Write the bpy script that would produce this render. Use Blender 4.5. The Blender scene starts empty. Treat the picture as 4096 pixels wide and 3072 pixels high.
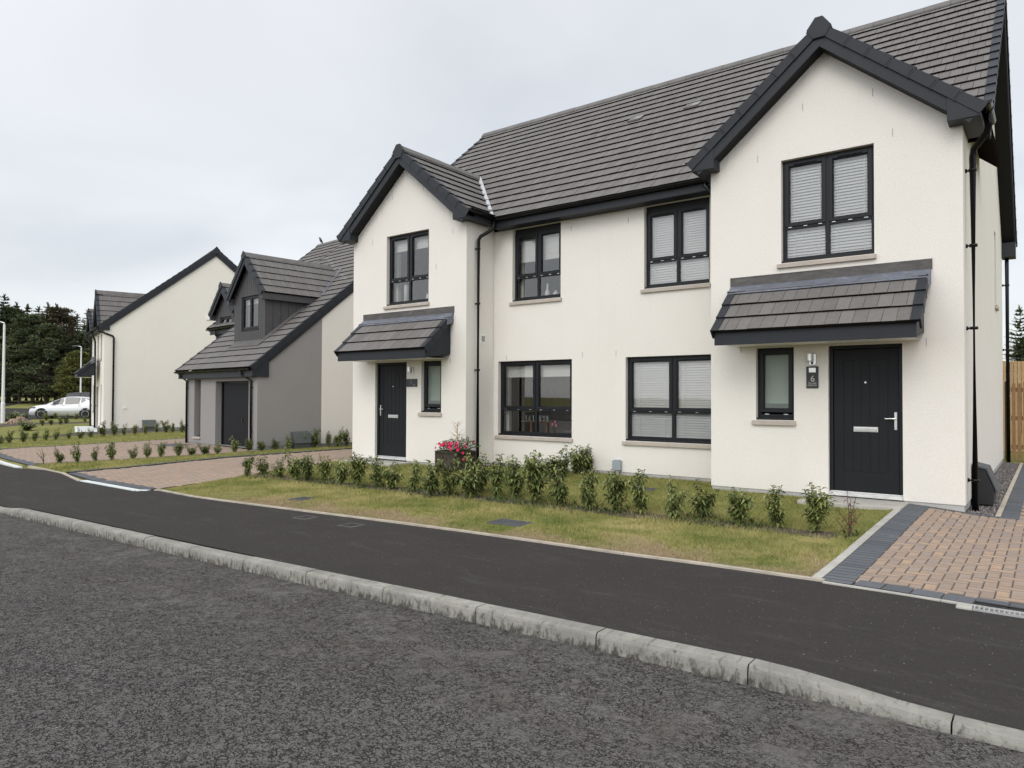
import bpy, bmesh, math, random
from mathutils import Vector, Matrix
R = math.radians
rnd = random.Random(7)
S = bpy.context.scene
COL = S.collection
# ------------------------------------------------------------------ camera
cam = bpy.data.cameras.new("camera"); co = bpy.data.objects.new("camera", cam); COL.objects.link(co)
cam.sensor_width = 36; cam.lens = 36 * 2841.87 / 4096; cam.clip_end = 3000; cam.clip_start = .05
co.matrix_world = Matrix(((0.797111, 0.008238, 0.603776, 0.869643), (0.603820, -0.017390, -0.796931, -10.696315),
                          (0.003935, 0.999815, -0.018836, 1.353596), (0, 0, 0, 1)))
S.camera = co
# ------------------------------------------------------------------ sky and sun
SUN = Vector((.16, -.78, .68)).normalized()
W = bpy.data.worlds.new("World"); S.world = W; W.use_nodes = True
nt = W.node_tree; nt.nodes.clear()
def nn(nt, t, **k):
    n = nt.nodes.new(t)
    for a, v in k.items(): setattr(n, a, v)
    return n
wo = nn(nt, 'ShaderNodeOutputWorld'); b1 = nn(nt, 'ShaderNodeBackground'); b2 = nn(nt, 'ShaderNodeBackground'); ad = nn(nt, 'ShaderNodeAddShader')
sk = nn(nt, 'ShaderNodeTexSky', sky_type='NISHITA', sun_disc=False, sun_elevation=math.asin(SUN.z), sun_rotation=math.atan2(SUN.x, SUN.y))
nt.links.new(sk.outputs[0], b1.inputs[0]); b1.inputs[1].default_value = .03
tc = nn(nt, 'ShaderNodeTexCoord'); sep = nn(nt, 'ShaderNodeSeparateXYZ'); nt.links.new(tc.outputs['Generated'], sep.inputs[0])
def wm(op, a, b=None, c=None):
    n = nn(nt, 'ShaderNodeMath', operation=op)
    for i, v in enumerate((a, b, c)):
        if v is None: continue
        if isinstance(v, (int, float)): n.inputs[i].default_value = v
        else: nt.links.new(v, n.inputs[i])
    return n.outputs[0]
den = wm('ADD', wm('MAXIMUM', sep.outputs[2], 0.0), .22)
cv = nn(nt, 'ShaderNodeCombineXYZ'); nt.links.new(wm('DIVIDE', sep.outputs[0], den), cv.inputs[0]); nt.links.new(wm('DIVIDE', sep.outputs[1], den), cv.inputs[1])
no = nn(nt, 'ShaderNodeTexNoise'); no.inputs['Scale'].default_value = 1.15; no.inputs['Detail'].default_value = 4; no.inputs['Roughness'].default_value = .48
no.inputs['Distortion'].default_value = .5; nt.links.new(cv.outputs[0], no.inputs['Vector'])
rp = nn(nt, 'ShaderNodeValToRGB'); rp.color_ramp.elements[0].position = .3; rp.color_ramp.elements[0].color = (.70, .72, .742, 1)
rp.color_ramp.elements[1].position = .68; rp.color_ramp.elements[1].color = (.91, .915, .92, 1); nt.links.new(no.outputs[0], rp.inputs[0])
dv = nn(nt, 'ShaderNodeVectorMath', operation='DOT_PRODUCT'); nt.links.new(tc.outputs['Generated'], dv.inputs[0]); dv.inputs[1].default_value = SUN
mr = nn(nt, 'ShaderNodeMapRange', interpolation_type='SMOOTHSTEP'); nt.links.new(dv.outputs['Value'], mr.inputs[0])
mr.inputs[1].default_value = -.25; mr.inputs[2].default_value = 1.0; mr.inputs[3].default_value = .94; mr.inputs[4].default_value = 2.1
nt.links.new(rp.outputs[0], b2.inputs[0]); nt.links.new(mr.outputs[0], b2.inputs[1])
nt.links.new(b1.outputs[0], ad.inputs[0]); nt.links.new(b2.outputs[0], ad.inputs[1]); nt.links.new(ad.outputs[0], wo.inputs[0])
sl = bpy.data.lights.new("sun", 'SUN'); sl.energy = .95; sl.angle = R(28); sl.color = (1, .95, .88)
so = bpy.data.objects.new("sun", sl); COL.objects.link(so); so.rotation_euler = SUN.to_track_quat('Z', 'Y').to_euler()
S.view_settings.view_transform = 'Standard'; S.view_settings.look = 'None'; S.view_settings.exposure = -0.08; S.view_settings.gamma = 1
S.cycles.max_bounces = 8; S.cycles.transparent_max_bounces = 12; S.cycles.use_denoising = True; S.cycles.caustics_reflective = False

# ------------------------------------------------------------------ helpers
def sm(t):
    t = min(1, max(0, t)); return t * t * (3 - 2 * t)
def lerp(a, b, t): return a + (b - a) * t
def zg(X, Y):
    pv = max(-.10 + .0155 * min(X, 0), -.27) - .11 * sm((-20 - X) / 12) + .2 * sm((-38 - X) / 9) + .85 * sm((-60 - X) / 35)
    wl = -.06 if X < -.75 else lerp(-.03, -.105, sm((X + .75) / 1.15))
    return pv + (wl - pv) * sm((Y + 4.7) / 4.5) * sm((X + 14.5) / 2.7)
class MB:
    def __init__(s): s.v = []; s.f = []; s.t = []
    def vert(s, p): s.v.append(tuple(p)); return len(s.v) - 1
    def face(s, pts, tint=.5): s.f.append([s.vert(p) for p in pts]); s.t.append(tint)
    def hexa(s, p, tint=.5):
        i = [s.vert(q) for q in p]
        for q in ((0, 3, 2, 1), (4, 5, 6, 7), (0, 1, 5, 4), (1, 2, 6, 5), (2, 3, 7, 6), (3, 0, 4, 7)): s.f.append([i[k] for k in q]); s.t.append(tint)
    def box(s, x0, x1, y0, y1, z0, z1, tint=.5):
        s.hexa([(x0, y0, z0), (x1, y0, z0), (x1, y1, z0), (x0, y1, z0), (x0, y0, z1), (x1, y0, z1), (x1, y1, z1), (x0, y1, z1)], tint)
    def prism(s, poly, d, tint=.5):
        d = Vector(d); a = [s.vert(p) for p in poly]; b = [s.vert(Vector(p) + d) for p in poly]; n = len(poly)
        s.f.append(a[::-1]); s.f.append(b); s.t += [tint, tint]
        for i in range(n): s.f.append([a[i], a[(i + 1) % n], b[(i + 1) % n], b[i]]); s.t.append(tint)
    def tube(s, pts, r, n=10, cap=True, tint=.5):
        pts = [Vector(p) for p in pts]; rs = r if isinstance(r, (list, tuple)) else [r] * len(pts); rings = []
        for i, p in enumerate(pts):
            d = (pts[min(i + 1, len(pts) - 1)] - pts[max(i - 1, 0)]).normalized()
            u = d.cross(Vector((0, 0, 1)));
            if u.length < 1e-3: u = d.cross(Vector((1, 0, 0)))
            u.normalize(); w = u.cross(d)
            rings.append([s.vert(p + (u * math.cos(2 * math.pi * k / n) + w * math.sin(2 * math.pi * k / n)) * rs[i]) for k in range(n)])
        for a, b in zip(rings, rings[1:]):
            for k in range(n): s.f.append([a[k], a[(k + 1) % n], b[(k + 1) % n], b[k]]); s.t.append(tint)
        if cap: s.f.append(rings[0][::-1]); s.f.append(rings[-1]); s.t += [tint, tint]
    def lathe(s, prof, c=(0, 0, 0), n=16, axis='z', tint=.5, cap=True):
        rings = []
        for r, h in prof:
            ring = []
            for k in range(n):
                a = 2 * math.pi * k / n; x, y = r * math.cos(a), r * math.sin(a)
                ring.append(s.vert((c[0] + (x if axis != 'x' else h), c[1] + (y if axis == 'z' else (x if axis == 'x' else h)), c[2] + (h if axis == 'z' else y))))
            rings.append(ring)
        for a, b in zip(rings, rings[1:]):
            for k in range(n): s.f.append([a[k], a[(k + 1) % n], b[(k + 1) % n], b[k]]); s.t.append(tint)
        if cap: s.f.append(rings[0][::-1]); s.f.append(rings[-1]); s.t += [tint, tint]
    def build(s, name, m, parent=None, smooth=False, bevel=0):
        me = bpy.data.meshes.new(name); me.from_pydata(s.v, [], s.f)
        if len(set(s.t)) > 1:
            at = me.attributes.new('tint', 'FLOAT', 'FACE'); at.data.foreach_set('value', s.t)
        if smooth: me.polygons.foreach_set('use_smooth', [True] * len(me.polygons))
        me.validate(); me.update()
        o = bpy.data.objects.new(name, me); COL.objects.link(o); me.materials.append(m)
        if parent: o.parent = parent
        if bevel:
            b = o.modifiers.new('bevel', 'BEVEL'); b.width = bevel; b.segments = 2; b.limit_method = 'ANGLE'; b.angle_limit = R(35)
        return o
def tag(o, label, cat, group=None):
    o['label'] = label; o['category'] = cat
    if group: o['group'] = group
    return o
def structure(o): o['kind'] = 'structure'; return o
def empty(name, loc, rz=0):
    o = bpy.data.objects.new(name, None); o.location = loc; o.rotation_euler = (0, 0, rz); COL.objects.link(o); return o
def copy_tree(o, parent=None):
    c = o.copy(); COL.objects.link(c)
    if parent: c.parent = parent
    for ch in list(o.children): copy_tree(ch, c)
    return c
ORD = ['first', 'second', 'third', 'fourth', 'fifth', 'sixth', 'seventh', 'eighth', 'ninth', 'tenth', 'eleventh', 'twelfth', 'thirteenth', 'fourteenth', 'fifteenth', 'sixteenth', 'seventeenth', 'eighteenth',
       'nineteenth', 'twentieth', 'twenty-first', 'twenty-second', 'twenty-third', 'twenty-fourth', 'twenty-fifth', 'twenty-sixth', 'twenty-seventh']

# ------------------------------------------------------------------ materials
class Mat:
    def __init__(s, name, col=(.5, .5, .5), rough=.6, metal=0, spec=.5):
        s.m = bpy.data.materials.new(name); s.m.use_nodes = True; s.nt = s.m.node_tree; s.b = s.nt.nodes['Principled BSDF']
        s.b.inputs['Base Color'].default_value = (*col, 1); s.b.inputs['Roughness'].default_value = rough; s.b.inputs['Metallic'].default_value = metal
        s.b.inputs['Specular IOR Level'].default_value = spec
        s._pos = None
    def n(s, t, **k): return nn(s.nt, t, **k)
    def L(s, a, b): s.nt.links.new(a, b)
    def pos(s):
        if not s._pos: s._pos = s.n('ShaderNodeNewGeometry').outputs['Position']
        return s._pos
    def obj(s): return s.n('ShaderNodeTexCoord').outputs['Object']
    def scale(s, v, k):
        n = s.n('ShaderNodeVectorMath', operation='MULTIPLY'); s.L(v, n.inputs[0]); n.inputs[1].default_value = k; return n.outputs[0]
    def noise(s, sc, det=3, rough=.55, vec=None, dist=0):
        n = s.n('ShaderNodeTexNoise'); n.inputs['Scale'].default_value = sc; n.inputs['Detail'].default_value = det; n.inputs['Roughness'].default_value = rough; n.inputs['Distortion'].default_value = dist
        s.L(vec or s.pos(), n.inputs['Vector']); return n.outputs[0]
    def vor(s, sc, feat='F1', vec=None):
        n = s.n('ShaderNodeTexVoronoi', feature=feat); n.inputs['Scale'].default_value = sc; s.L(vec or s.pos(), n.inputs['Vector']); return n
    def ramp(s, f, *st):
        n = s.n('ShaderNodeValToRGB'); e = n.color_ramp.elements
        while len(e) < len(st): e.new(.5)
        for i, (p, c) in enumerate(st):
            e[i].position = p; e[i].color = (c, c, c, 1) if isinstance(c, (int, float)) else (*c, 1)
        s.L(f, n.inputs[0]); return n.outputs[0]
    def mix(s, f, a, b, mode='MIX'):
        n = s.n('ShaderNodeMix', data_type='RGBA', blend_type=mode)
        for i, v in ((0, f), (6, a), (7, b)):
            if isinstance(v, (int, float)): n.inputs[i].default_value = v if i == 0 else (v, v, v, 1)
            elif isinstance(v, tuple): n.inputs[i].default_value = (*v, 1)
            else: s.L(v, n.inputs[i])
        return n.outputs[2]
    def math(s, op, a, b=0.0, c=None):
        n = s.n('ShaderNodeMath', operation=op)
        for i, v in enumerate((a, b, c)):
            if v is None: continue
            if isinstance(v, (int, float)): n.inputs[i].default_value = v
            else: s.L(v, n.inputs[i])
        return n.outputs[0]
    def attr(s, name): return s.n('ShaderNodeAttribute', attribute_name=name).outputs['Fac']
    def color(s, v): s.L(v, s.b.inputs['Base Color']); return s
    def rough(s, v): s.L(v, s.b.inputs['Roughness']); return s
    def bump(s, h, st=.3, d=.01):
        n = s.n('ShaderNodeBump'); n.inputs['Strength'].default_value = st; n.inputs['Distance'].default_value = d; s.L(h, n.inputs['Height']); s.L(n.outputs[0], s.b.inputs['Normal']); return s
M = {}
def render_mat(name, c0, c1, speck):
    m = Mat(name, c0, .95, spec=.2)
    base = m.mix(m.ramp(m.noise(.7, 4, .6), (.35, 0.0), (.7, 1.0)), c0, c1)
    base = m.mix(m.ramp(m.noise(75, 3, .7), (.34, .0), (.60, 1.0)), tuple(c * .89 for c in c0), base)
    base = m.mix(m.ramp(m.noise(34, 4, .75), (.30, .5), (.55, 0.0)), base, tuple(c * .86 for c in c0))
    streak = m.ramp(m.noise(1, 4, .6, vec=m.scale(m.pos(), (2.2, 2.2, .22))), (.55, 0.0), (.85, .30))
    base = m.mix(streak, base, tuple(c * .86 for c in c0))
    sp = m.ramp(m.noise(95, 2, .5), (.25, 1.0), (.29, 0.0))
    m.color(m.mix(m.math('MULTIPLY', sp, .55), base, speck))
    m.bump(m.math('ADD', m.noise(85, 3, .6), m.math('MULTIPLY', m.noise(190, 2), .6)), .8, .005); M[name] = m.m
render_mat('render_white', (.775, .742, .685), (.82, .79, .735), (.45, .41, .36))
render_mat('render_cream', (.775, .74, .68), (.81, .775, .715), (.5, .47, .42))
render_mat('render_grey', (.282, .272, .266), (.305, .296, .289), (.2, .19, .18))
def simple(name, col, rough=.6, metal=0, var=.12, sc=6, spec=.5, bump=0, bsc=60):
    m = Mat(name, col, rough, metal, spec)
    m.color(m.mix(m.ramp(m.noise(sc, 4, .6, vec=m.obj()), (.3, 0.0), (.7, 1.0)), tuple(c * (1 - var) for c in col), tuple(min(1, c * (1 + var)) for c in col)))
    if bump: m.bump(m.noise(bsc, 3, vec=m.obj()), bump, .004)
    M[name] = m.m; return m
simple('trim', (.018, .021, .027), .5, var=.10, spec=.3)
simple('upvc', (.0095, .0105, .013), .45, var=.08, spec=.28)
simple('gutter', (.0035, .0035, .004), .3, spec=.25)
simple('door', (.0085, .0095, .012), .55, bump=.08, bsc=90, spec=.25)
simple('stone', (.43, .38, .33), .9, var=.10, sc=9, bump=.3, bsc=90)
simple('steel', (.62, .62, .61), .32, 1)
simple('alu', (.72, .72, .71), .4, .8)
simple('plinth', (.23, .225, .22), .92, var=.15, sc=5, bump=.3)
simple('plinth_light', (.42, .41, .40), .92, var=.12, sc=5, bump=.3)
simple('cover_rim', (.085, .08, .075), .9, var=.5, sc=14)
simple('concrete', (.385, .37, .335), .93, var=.16, sc=4, bump=.35)
simple('white_plastic', (.78, .78, .76), .5, var=.03)
simple('grey_plastic', (.30, .335, .36), .5, var=.05)
simple('grey_green', (.075, .085, .08), .6)
simple('black_plastic', (.010, .011, .012), .5, var=.1)
simple('lid_grey', (.07, .074, .078), .7, var=.15, bump=.2)
simple('white_fabric', (.74, .73, .69), .95, var=.05)
simple('blind', (.90, .905, .90), .6, var=.02)
simple('room', (.30, .285, .26), .9, var=.12)
simple('room_dark', (.09, .085, .08), .9)
simple('soffit', (.010, .0105, .011), .6, spec=.2)
simple('cladding', (.075, .074, .077), .65, var=.08, spec=.3)
simple('galv', (.55, .56, .57), .45, .75, sc=30)
simple('lamp_white', (.68, .69, .69), .5, var=.05)
simple('timber', (.27, .155, .07), .85, var=.25, sc=3, bump=.3)
simple('timber_pale', (.42, .28, .15), .85, var=.2, sc=3, bump=.3)
simple('planter_wood', (.055, .040, .030), .85, var=.3, sc=5, bump=.4)
simple('soil', (.075, .058, .042), 1, var=.45, sc=9, bump=.8, bsc=25)
simple('bird', (.008, .008, .010), .45)
simple('car_silver', (.62, .63, .65), .25, .3, var=.02)
simple('car_dark', (.015, .016, .019), .25)
simple('car_glass', (.012, .014, .016), .06, spec=.8)
simple('tyre', (.012, .012, .012), .85)
simple('red_lamp', (.5, .012, .012), .15)
simple('bark', (.075, .055, .042), .95, var=.3, bump=.6)
simple('twig_dry', (.36, .23, .10), .9)
simple('pink', (.56, .010, .085), .6, var=.25, sc=30)
simple('pink_pale', (.75, .28, .38), .6)
simple('rubble', (.36, .27, .21), .95, var=.3, sc=3, bump=.5)
simple('ceramic', (.75, .75, .73), .3)
# lead flashing
m = Mat('lead', (.18, .19, .21), .55, .2)
f = m.noise(5, 5, .7, vec=m.scale(m.obj(), (1, 2.5, 3)), dist=1.2)
m.color(m.ramp(f, (.3, (.095, .10, .115)), (.55, (.14, .152, .185)), (.75, (.26, .28, .325)))); M['lead'] = m.m
m = Mat('lead_old', (.15, .145, .14), .7, .1)
m.color(m.ramp(m.noise(4, 5, .7, vec=m.scale(m.obj(), (1, 1, 3)), dist=.8), (.3, (.06, .056, .055)), (.6, (.105, .098, .094)), (.8, (.165, .15, .135)))); M['lead_old'] = m.m
# roof tile
m = Mat('roof_tile', (.13, .125, .12), .85, spec=.3)
t = m.attr('tint')
c = m.ramp(t, (0, (.126, .117, .111)), (.5, (.140, .131, .125)), (1, (.158, .148, .142)))
c = m.mix(m.math('MULTIPLY', m.ramp(m.noise(14, 4, .7, vec=m.obj()), (.45, 0.0), (.75, 1.0)), .35), c, (.21, .20, .192))
m.color(m.mix(m.ramp(m.noise(60, 2, vec=m.obj()), (.74, 0.0), (.80, .7)), c, (.33, .32, .30))).bump(m.noise(220, 2, vec=m.obj()), .2, .002); M['roof_tile'] = m.m
m = Mat('tile_edge', (.018, .0145, .013), 1, spec=0); M['tile_edge'] = m.m
simple('ridge_tile', (.13, .122, .117), .8, var=.18, sc=2.5)
# glass : thin sheet, partly mirror
def glass(name, refl, tint):
    m = Mat(name); g = m.n('ShaderNodeBsdfGlossy'); g.inputs['Roughness'].default_value = .015; tr = m.n('ShaderNodeBsdfTransparent'); tr.inputs[0].default_value = (*tint, 1)
    fr = m.n('ShaderNodeFresnel'); fr.inputs[0].default_value = 1.5; mx = m.n('ShaderNodeMixShader')
    m.L(m.math('ADD', m.math('MULTIPLY', fr.outputs[0], 1.2), refl), mx.inputs[0]); m.L(tr.outputs[0], mx.inputs[1]); m.L(g.outputs[0], mx.inputs[2])
    bp = m.n('ShaderNodeBump'); bp.inputs['Strength'].default_value = .03; bp.inputs['Distance'].default_value = .02; m.L(m.noise(1.3, 1), bp.inputs['Height']); m.L(bp.outputs[0], g.inputs['Normal'])
    m.L(mx.outputs[0], m.nt.nodes['Material Output'].inputs[0]); M[name] = m.m
glass('glass', .075, (.985, .99, .985)); 
m = Mat('glass_frost', (.35, .40, .37), .35); m.b.inputs['Transmission Weight'].default_value = .0
tr = m.n('ShaderNodeBsdfTransparent'); tr.inputs[0].default_value = (.7, .78, .73, 1); mx = m.n('ShaderNodeMixShader'); mx.inputs[0].default_value = .42
m.bump(m.noise(26, 3, .6, vec=m.scale(m.obj(), (3, 1, .45)), dist=1.0), .6, .01)
m.L(tr.outputs[0], mx.inputs[1]); m.L(m.b.outputs[0], mx.inputs[2]); m.L(mx.outputs[0], m.nt.nodes['Material Output'].inputs[0]); M['glass_frost'] = m.m
# pavement asphalt
m = Mat('asphalt', (.06, .055, .053), .95, spec=.12)
c = m.mix(m.ramp(m.noise(1.1, 5, .65, dist=.6), (.32, 0.0), (.72, 1.0)), (.049, .0435, .040), (.070, .063, .058))
c = m.mix(m.ramp(m.noise(42, 4, .75), (.36, .75), (.62, 0.0)), c, (.026, .023, .021))
c = m.mix(m.ramp(m.noise(58, 3, .7), (.60, 0.0), (.74, .6)), c, (.105, .097, .09))
c = m.mix(m.ramp(m.noise(130, 2, .6), (.35, 0.0), (.7, .8)), tuple(x * .72 for x in (.055, .050, .048)), c)
scuff = m.math('MULTIPLY', m.ramp(m.noise(2.2, 6, .75, vec=m.scale(m.pos(), (.6, 2.2, 1)), dist=.8), (.54, 0.0), (.76, 1.0)), .20)
c = m.mix(scuff, c, (.15, .142, .132))
c = m.mix(m.ramp(m.noise(62, 1), (.755, 0.0), (.78, .8)), c, (.33, .32, .31))
m.color(c).bump(m.noise(170, 3, .7), .55, .008); M['asphalt'] = m.m
# road, worn mastic surface with exposed stones
m = Mat('road', (.1, .095, .09), .95, spec=.12)
pv = m.scale(m.pos(), (1, 1.35, 1))
warp = m.n('ShaderNodeTexNoise'); warp.inputs['Scale'].default_value = 9; warp.inputs['Detail'].default_value = 3; m.L(pv, warp.inputs['Vector'])
vm = m.n('ShaderNodeVectorMath', operation='MULTIPLY_ADD'); m.L(warp.outputs['Color'], vm.inputs[0]); vm.inputs[1].default_value = (.10, .10, 0); m.L(pv, vm.inputs[2])
crack = None
for sc_, k_ in ((32, 20), (46, 33)):
    ed_ = m.vor(sc_, 'DISTANCE_TO_EDGE', vm.outputs[0]).outputs['Distance']
    br_ = m.ramp(m.noise(k_, 4, .72, dist=.8), (.47, 0.0), (.55, 1.0))
    c1 = m.math('MULTIPLY', m.ramp(ed_, (0.0, 1.0), (.035, .9), (.10, 0.0)), br_)
    crack = c1 if crack is None else m.math('MAXIMUM', crack, c1)
patch = m.noise(2.4, 6, .7, dist=.8); fine = m.noise(8, 3, .65, dist=.5)
yb = m.n('ShaderNodeSeparateXYZ'); m.L(m.pos(), yb.inputs[0])
away = m.math('MULTIPLY', m.ramp(m.math('MULTIPLY', m.math('ADD', yb.outputs[1], 7.75), -1.0), (0.0, 0.0), (.9, 1.0)), 1.0)
msk = m.ramp(m.math('ADD', m.math('ADD', m.math('MULTIPLY', patch, .55), m.math('MULTIPLY', fine, .5)), m.math('MULTIPLY', away, .13)), (.41, 0.0), (.56, 1.0))
ck = m.math('MULTIPLY', crack, msk)
c = m.mix(m.ramp(m.noise(2.0, 4), (.3, 0.0), (.7, 1.0)), (.125, .117, .112), (.155, .147, .141))
kerbwash = m.math('MULTIPLY', m.math('SUBTRACT', 1.0, away), m.ramp(m.noise(3, 4), (.4, 0.0), (.7, .55)))
c = m.mix(kerbwash, c, (.118, .098, .090))
c = m.mix(m.math('MULTIPLY', m.ramp(m.noise(120, 2), (.3, 1.0), (.55, 0.0)), .35), c, (.05, .047, .045))
c = m.mix(m.math('MULTIPLY', m.ramp(m.noise(30, 4, .75), (.40, 1.0), (.60, 0.0)), .40), c, (.045, .043, .042))
c = m.mix(m.math('MULTIPLY', ck, .85), c, (.010, .010, .010))
c = m.mix(m.ramp(m.noise(48, 1), (.79, 0.0), (.81, .85)), c, (.33, .31, .29))
hgt = m.math('SUBTRACT', m.math('ADD', m.math('MULTIPLY', m.noise(100, 3, .7), .25), m.math('MULTIPLY', m.noise(7, 3), .4)), m.math('MULTIPLY', ck, 1.0))
m.color(c).bump(hgt, .9, .012); M['road'] = m.m
# kerb concrete with damp stains near the channel
m = Mat('kerb', (.40, .39, .35), .95, spec=.15)
uvn = m.n('ShaderNodeUVMap', uv_map='UVMap').outputs[0]; us = m.n('ShaderNodeSeparateXYZ'); m.L(uvn, us.inputs[0])
st = m.noise(1, 5, .72, vec=m.scale(uvn, (24, 1.8, 1)), dist=.25)
low = m.ramp(us.outputs[1], (0.0, 1.0), (.45, .55), (.8, 0.0))
stain = m.ramp(m.math('ADD', st, m.math('MULTIPLY', low, .26)), (.56, 0.0), (.74, 1.0))
c = m.mix(m.ramp(m.noise(3.5, 5, .65), (.3, 0.0), (.7, 1.0)), (.19, .185, .165), (.36, .35, .31))
c = m.mix(m.math('MULTIPLY', m.ramp(m.noise(1.3, 4, .6, vec=m.scale(uvn, (9, 1, 1))), (.45, 0.0), (.75, .5)), 1.0), c, (.22, .21, .19))
c = m.mix(m.math('MULTIPLY', m.ramp(m.noise(17, 6, .8, dist=.5), (.54, 0.0), (.70, 1.0)), .75), c, (.12, .115, .105))
c = m.mix(m.math('MULTIPLY', m.attr('tint'), .35), c, (.24, .235, .215))
ln_ = m.ramp(us.outputs[1], (.88, 0.0), (.94, .75), (1.0, 0.0))
c = m.mix(m.math('MULTIPLY', ln_, m.ramp(m.noise(2.2, 5, .7), (.42, 0.0), (.68, .8))), c, (.10, .095, .085))
m.color(m.mix(m.math('MULTIPLY', stain, .85), c, (.045, .042, .036))).bump(m.noise(90, 4, .7), .5, .006); M['kerb'] = m.m
simple('edging', (.40, .355, .295), .92, var=.2, sc=5, bump=.4)
simple('channel_white', (.60, .63, .63), .7, var=.08)
# pavers
def paver(name, cols, rough=.9):
    m = Mat(name, cols[0], rough, spec=.3)
    c = m.ramp(m.attr('tint'), (0, (.040, .034, .030)), (.05, tuple(k * .42 for k in cols[0])), *[(.12 + .88 * i / (len(cols) - 1), k) for i, k in enumerate(cols)])
    c = m.mix(m.math('MULTIPLY', m.ramp(m.noise(16, 5, .75), (.4, 0.0), (.7, 1.0)), .45), c, tuple(k * .7 for k in cols[1]))
    c = m.mix(m.ramp(m.noise(90, 2), (.70, 0.0), (.78, .35)), c, (.5, .45, .4))
    m.color(c).bump(m.noise(110, 3, .7), .45, .004); M[name] = m.m
paver('paver_buff', [(.275, .215, .175), (.33, .248, .190), (.365, .265, .195), (.285, .225, .185), (.34, .25, .190), (.42, .29, .195), (.265, .22, .195), (.34, .262, .215)])
paver('paver_charcoal', [(.085, .092, .104), (.105, .113, .126), (.125, .133, .145), (.095, .102, .113)])
simple('joint', (.085, .070, .060), 1, var=.25, sc=10)
simple('gravel', (.14, .125, .12), .95)
m = Mat('gravel', (.13, .12, .115), .95); v = m.vor(42); vd = m.vor(42, 'DISTANCE_TO_EDGE').outputs['Distance']
m.color(m.mix(m.ramp(vd, (0.0, 1.0), (.12, 0.0)), m.ramp(v.outputs['Color'], (.2, (.075, .068, .066)), (.5, (.15, .135, .13)), (.85, (.26, .24, .235))), (.02, .018, .017))).bump(m.ramp(vd, (0, 0.0), (.25, 1.0)), .9, .02); M['gravel'] = m.m
# lawn colours : mown, a little parched by the pavement
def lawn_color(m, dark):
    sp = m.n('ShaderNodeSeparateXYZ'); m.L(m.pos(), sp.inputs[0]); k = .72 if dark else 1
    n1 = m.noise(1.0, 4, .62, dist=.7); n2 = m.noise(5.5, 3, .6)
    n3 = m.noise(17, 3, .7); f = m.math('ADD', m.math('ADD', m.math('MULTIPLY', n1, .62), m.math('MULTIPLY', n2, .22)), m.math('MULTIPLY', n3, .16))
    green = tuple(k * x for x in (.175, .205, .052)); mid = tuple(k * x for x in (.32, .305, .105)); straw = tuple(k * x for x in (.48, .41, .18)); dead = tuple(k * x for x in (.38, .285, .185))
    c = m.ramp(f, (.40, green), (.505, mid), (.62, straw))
    near = m.math('ADD', m.math('MULTIPLY', m.math('SUBTRACT', -3.55, sp.outputs[1]), .95), m.math('MULTIPLY', m.math('SUBTRACT', n1, .5), 2.6))
    isn = m.ramp(sp.outputs[0], (0.0, 1.0), (1.0, 1.0))
    dry = m.ramp(near, (.35, 0.0), (1.05, .9))
    xm = m.n('ShaderNodeMapRange'); m.L(sp.outputs[0], xm.inputs[0]); xm.inputs[1].default_value = -10.5; xm.inputs[2].default_value = -8.5
    dry = m.math('MULTIPLY', dry, xm.outputs[0])
    back = m.n('ShaderNodeMapRange'); m.L(sp.outputs[1], back.inputs[0]); back.inputs[1].default_value = -3.1; back.inputs[2].default_value = -2.2; back.inputs[3].default_value = 0; back.inputs[4].default_value = .55
    c = m.mix(back.outputs[0], c, m.mix(n2, green, mid))
    return m.mix(dry, c, dead)
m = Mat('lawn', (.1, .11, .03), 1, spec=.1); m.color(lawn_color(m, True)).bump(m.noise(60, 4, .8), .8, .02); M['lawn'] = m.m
m = Mat('grass_blade', (.1, .11, .03), .8, spec=.2); c = lawn_color(m, False)
rn = m.attr('tint'); m.color(m.mix(rn, m.mix(.40, c, (.06, .07, .018), 'MIX'), m.mix(.0, c, c))); M['grass_blade'] = m.m
def leaf_mat(name, a, b, c3, rough=.42):
    m = Mat(name, a, rough, spec=.4); oi = m.n('ShaderNodeObjectInfo').outputs['Random']
    t = m.math('ADD', m.attr('tint'), m.math('MULTIPLY', m.math('SUBTRACT', oi, .5), .35))
    m.color(m.ramp(t, (0.05, a), (.55, b), (1, c3))); m.b.inputs['Subsurface Weight'].default_value = 0
    M[name] = m.m
leaf_mat('laurel', (.046, .064, .018), (.128, .158, .040), (.27, .29, .085))
leaf_mat('dead_leaf', (.10, .03, .015), (.17, .06, .03), (.10, .07, .03), .7)
leaf_mat('red_bush', (.05, .03, .02), (.07, .055, .025), (.05, .07, .025), .6)
leaf_mat('pine_green', (.055, .072, .040), (.105, .130, .064), (.165, .185, .09), .95)
leaf_mat('pine_brown', (.075, .064, .042), (.135, .112, .072), (.20, .165, .105), .95)
leaf_mat('spruce', (.042, .058, .042), (.078, .102, .066), (.12, .145, .085), .95)
leaf_mat('birch', (.08, .095, .03), (.15, .16, .05), (.22, .22, .07), .9)
leaf_mat('weed', (.03, .06, .010), (.06, .10, .02), (.11, .14, .04), .7)

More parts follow.
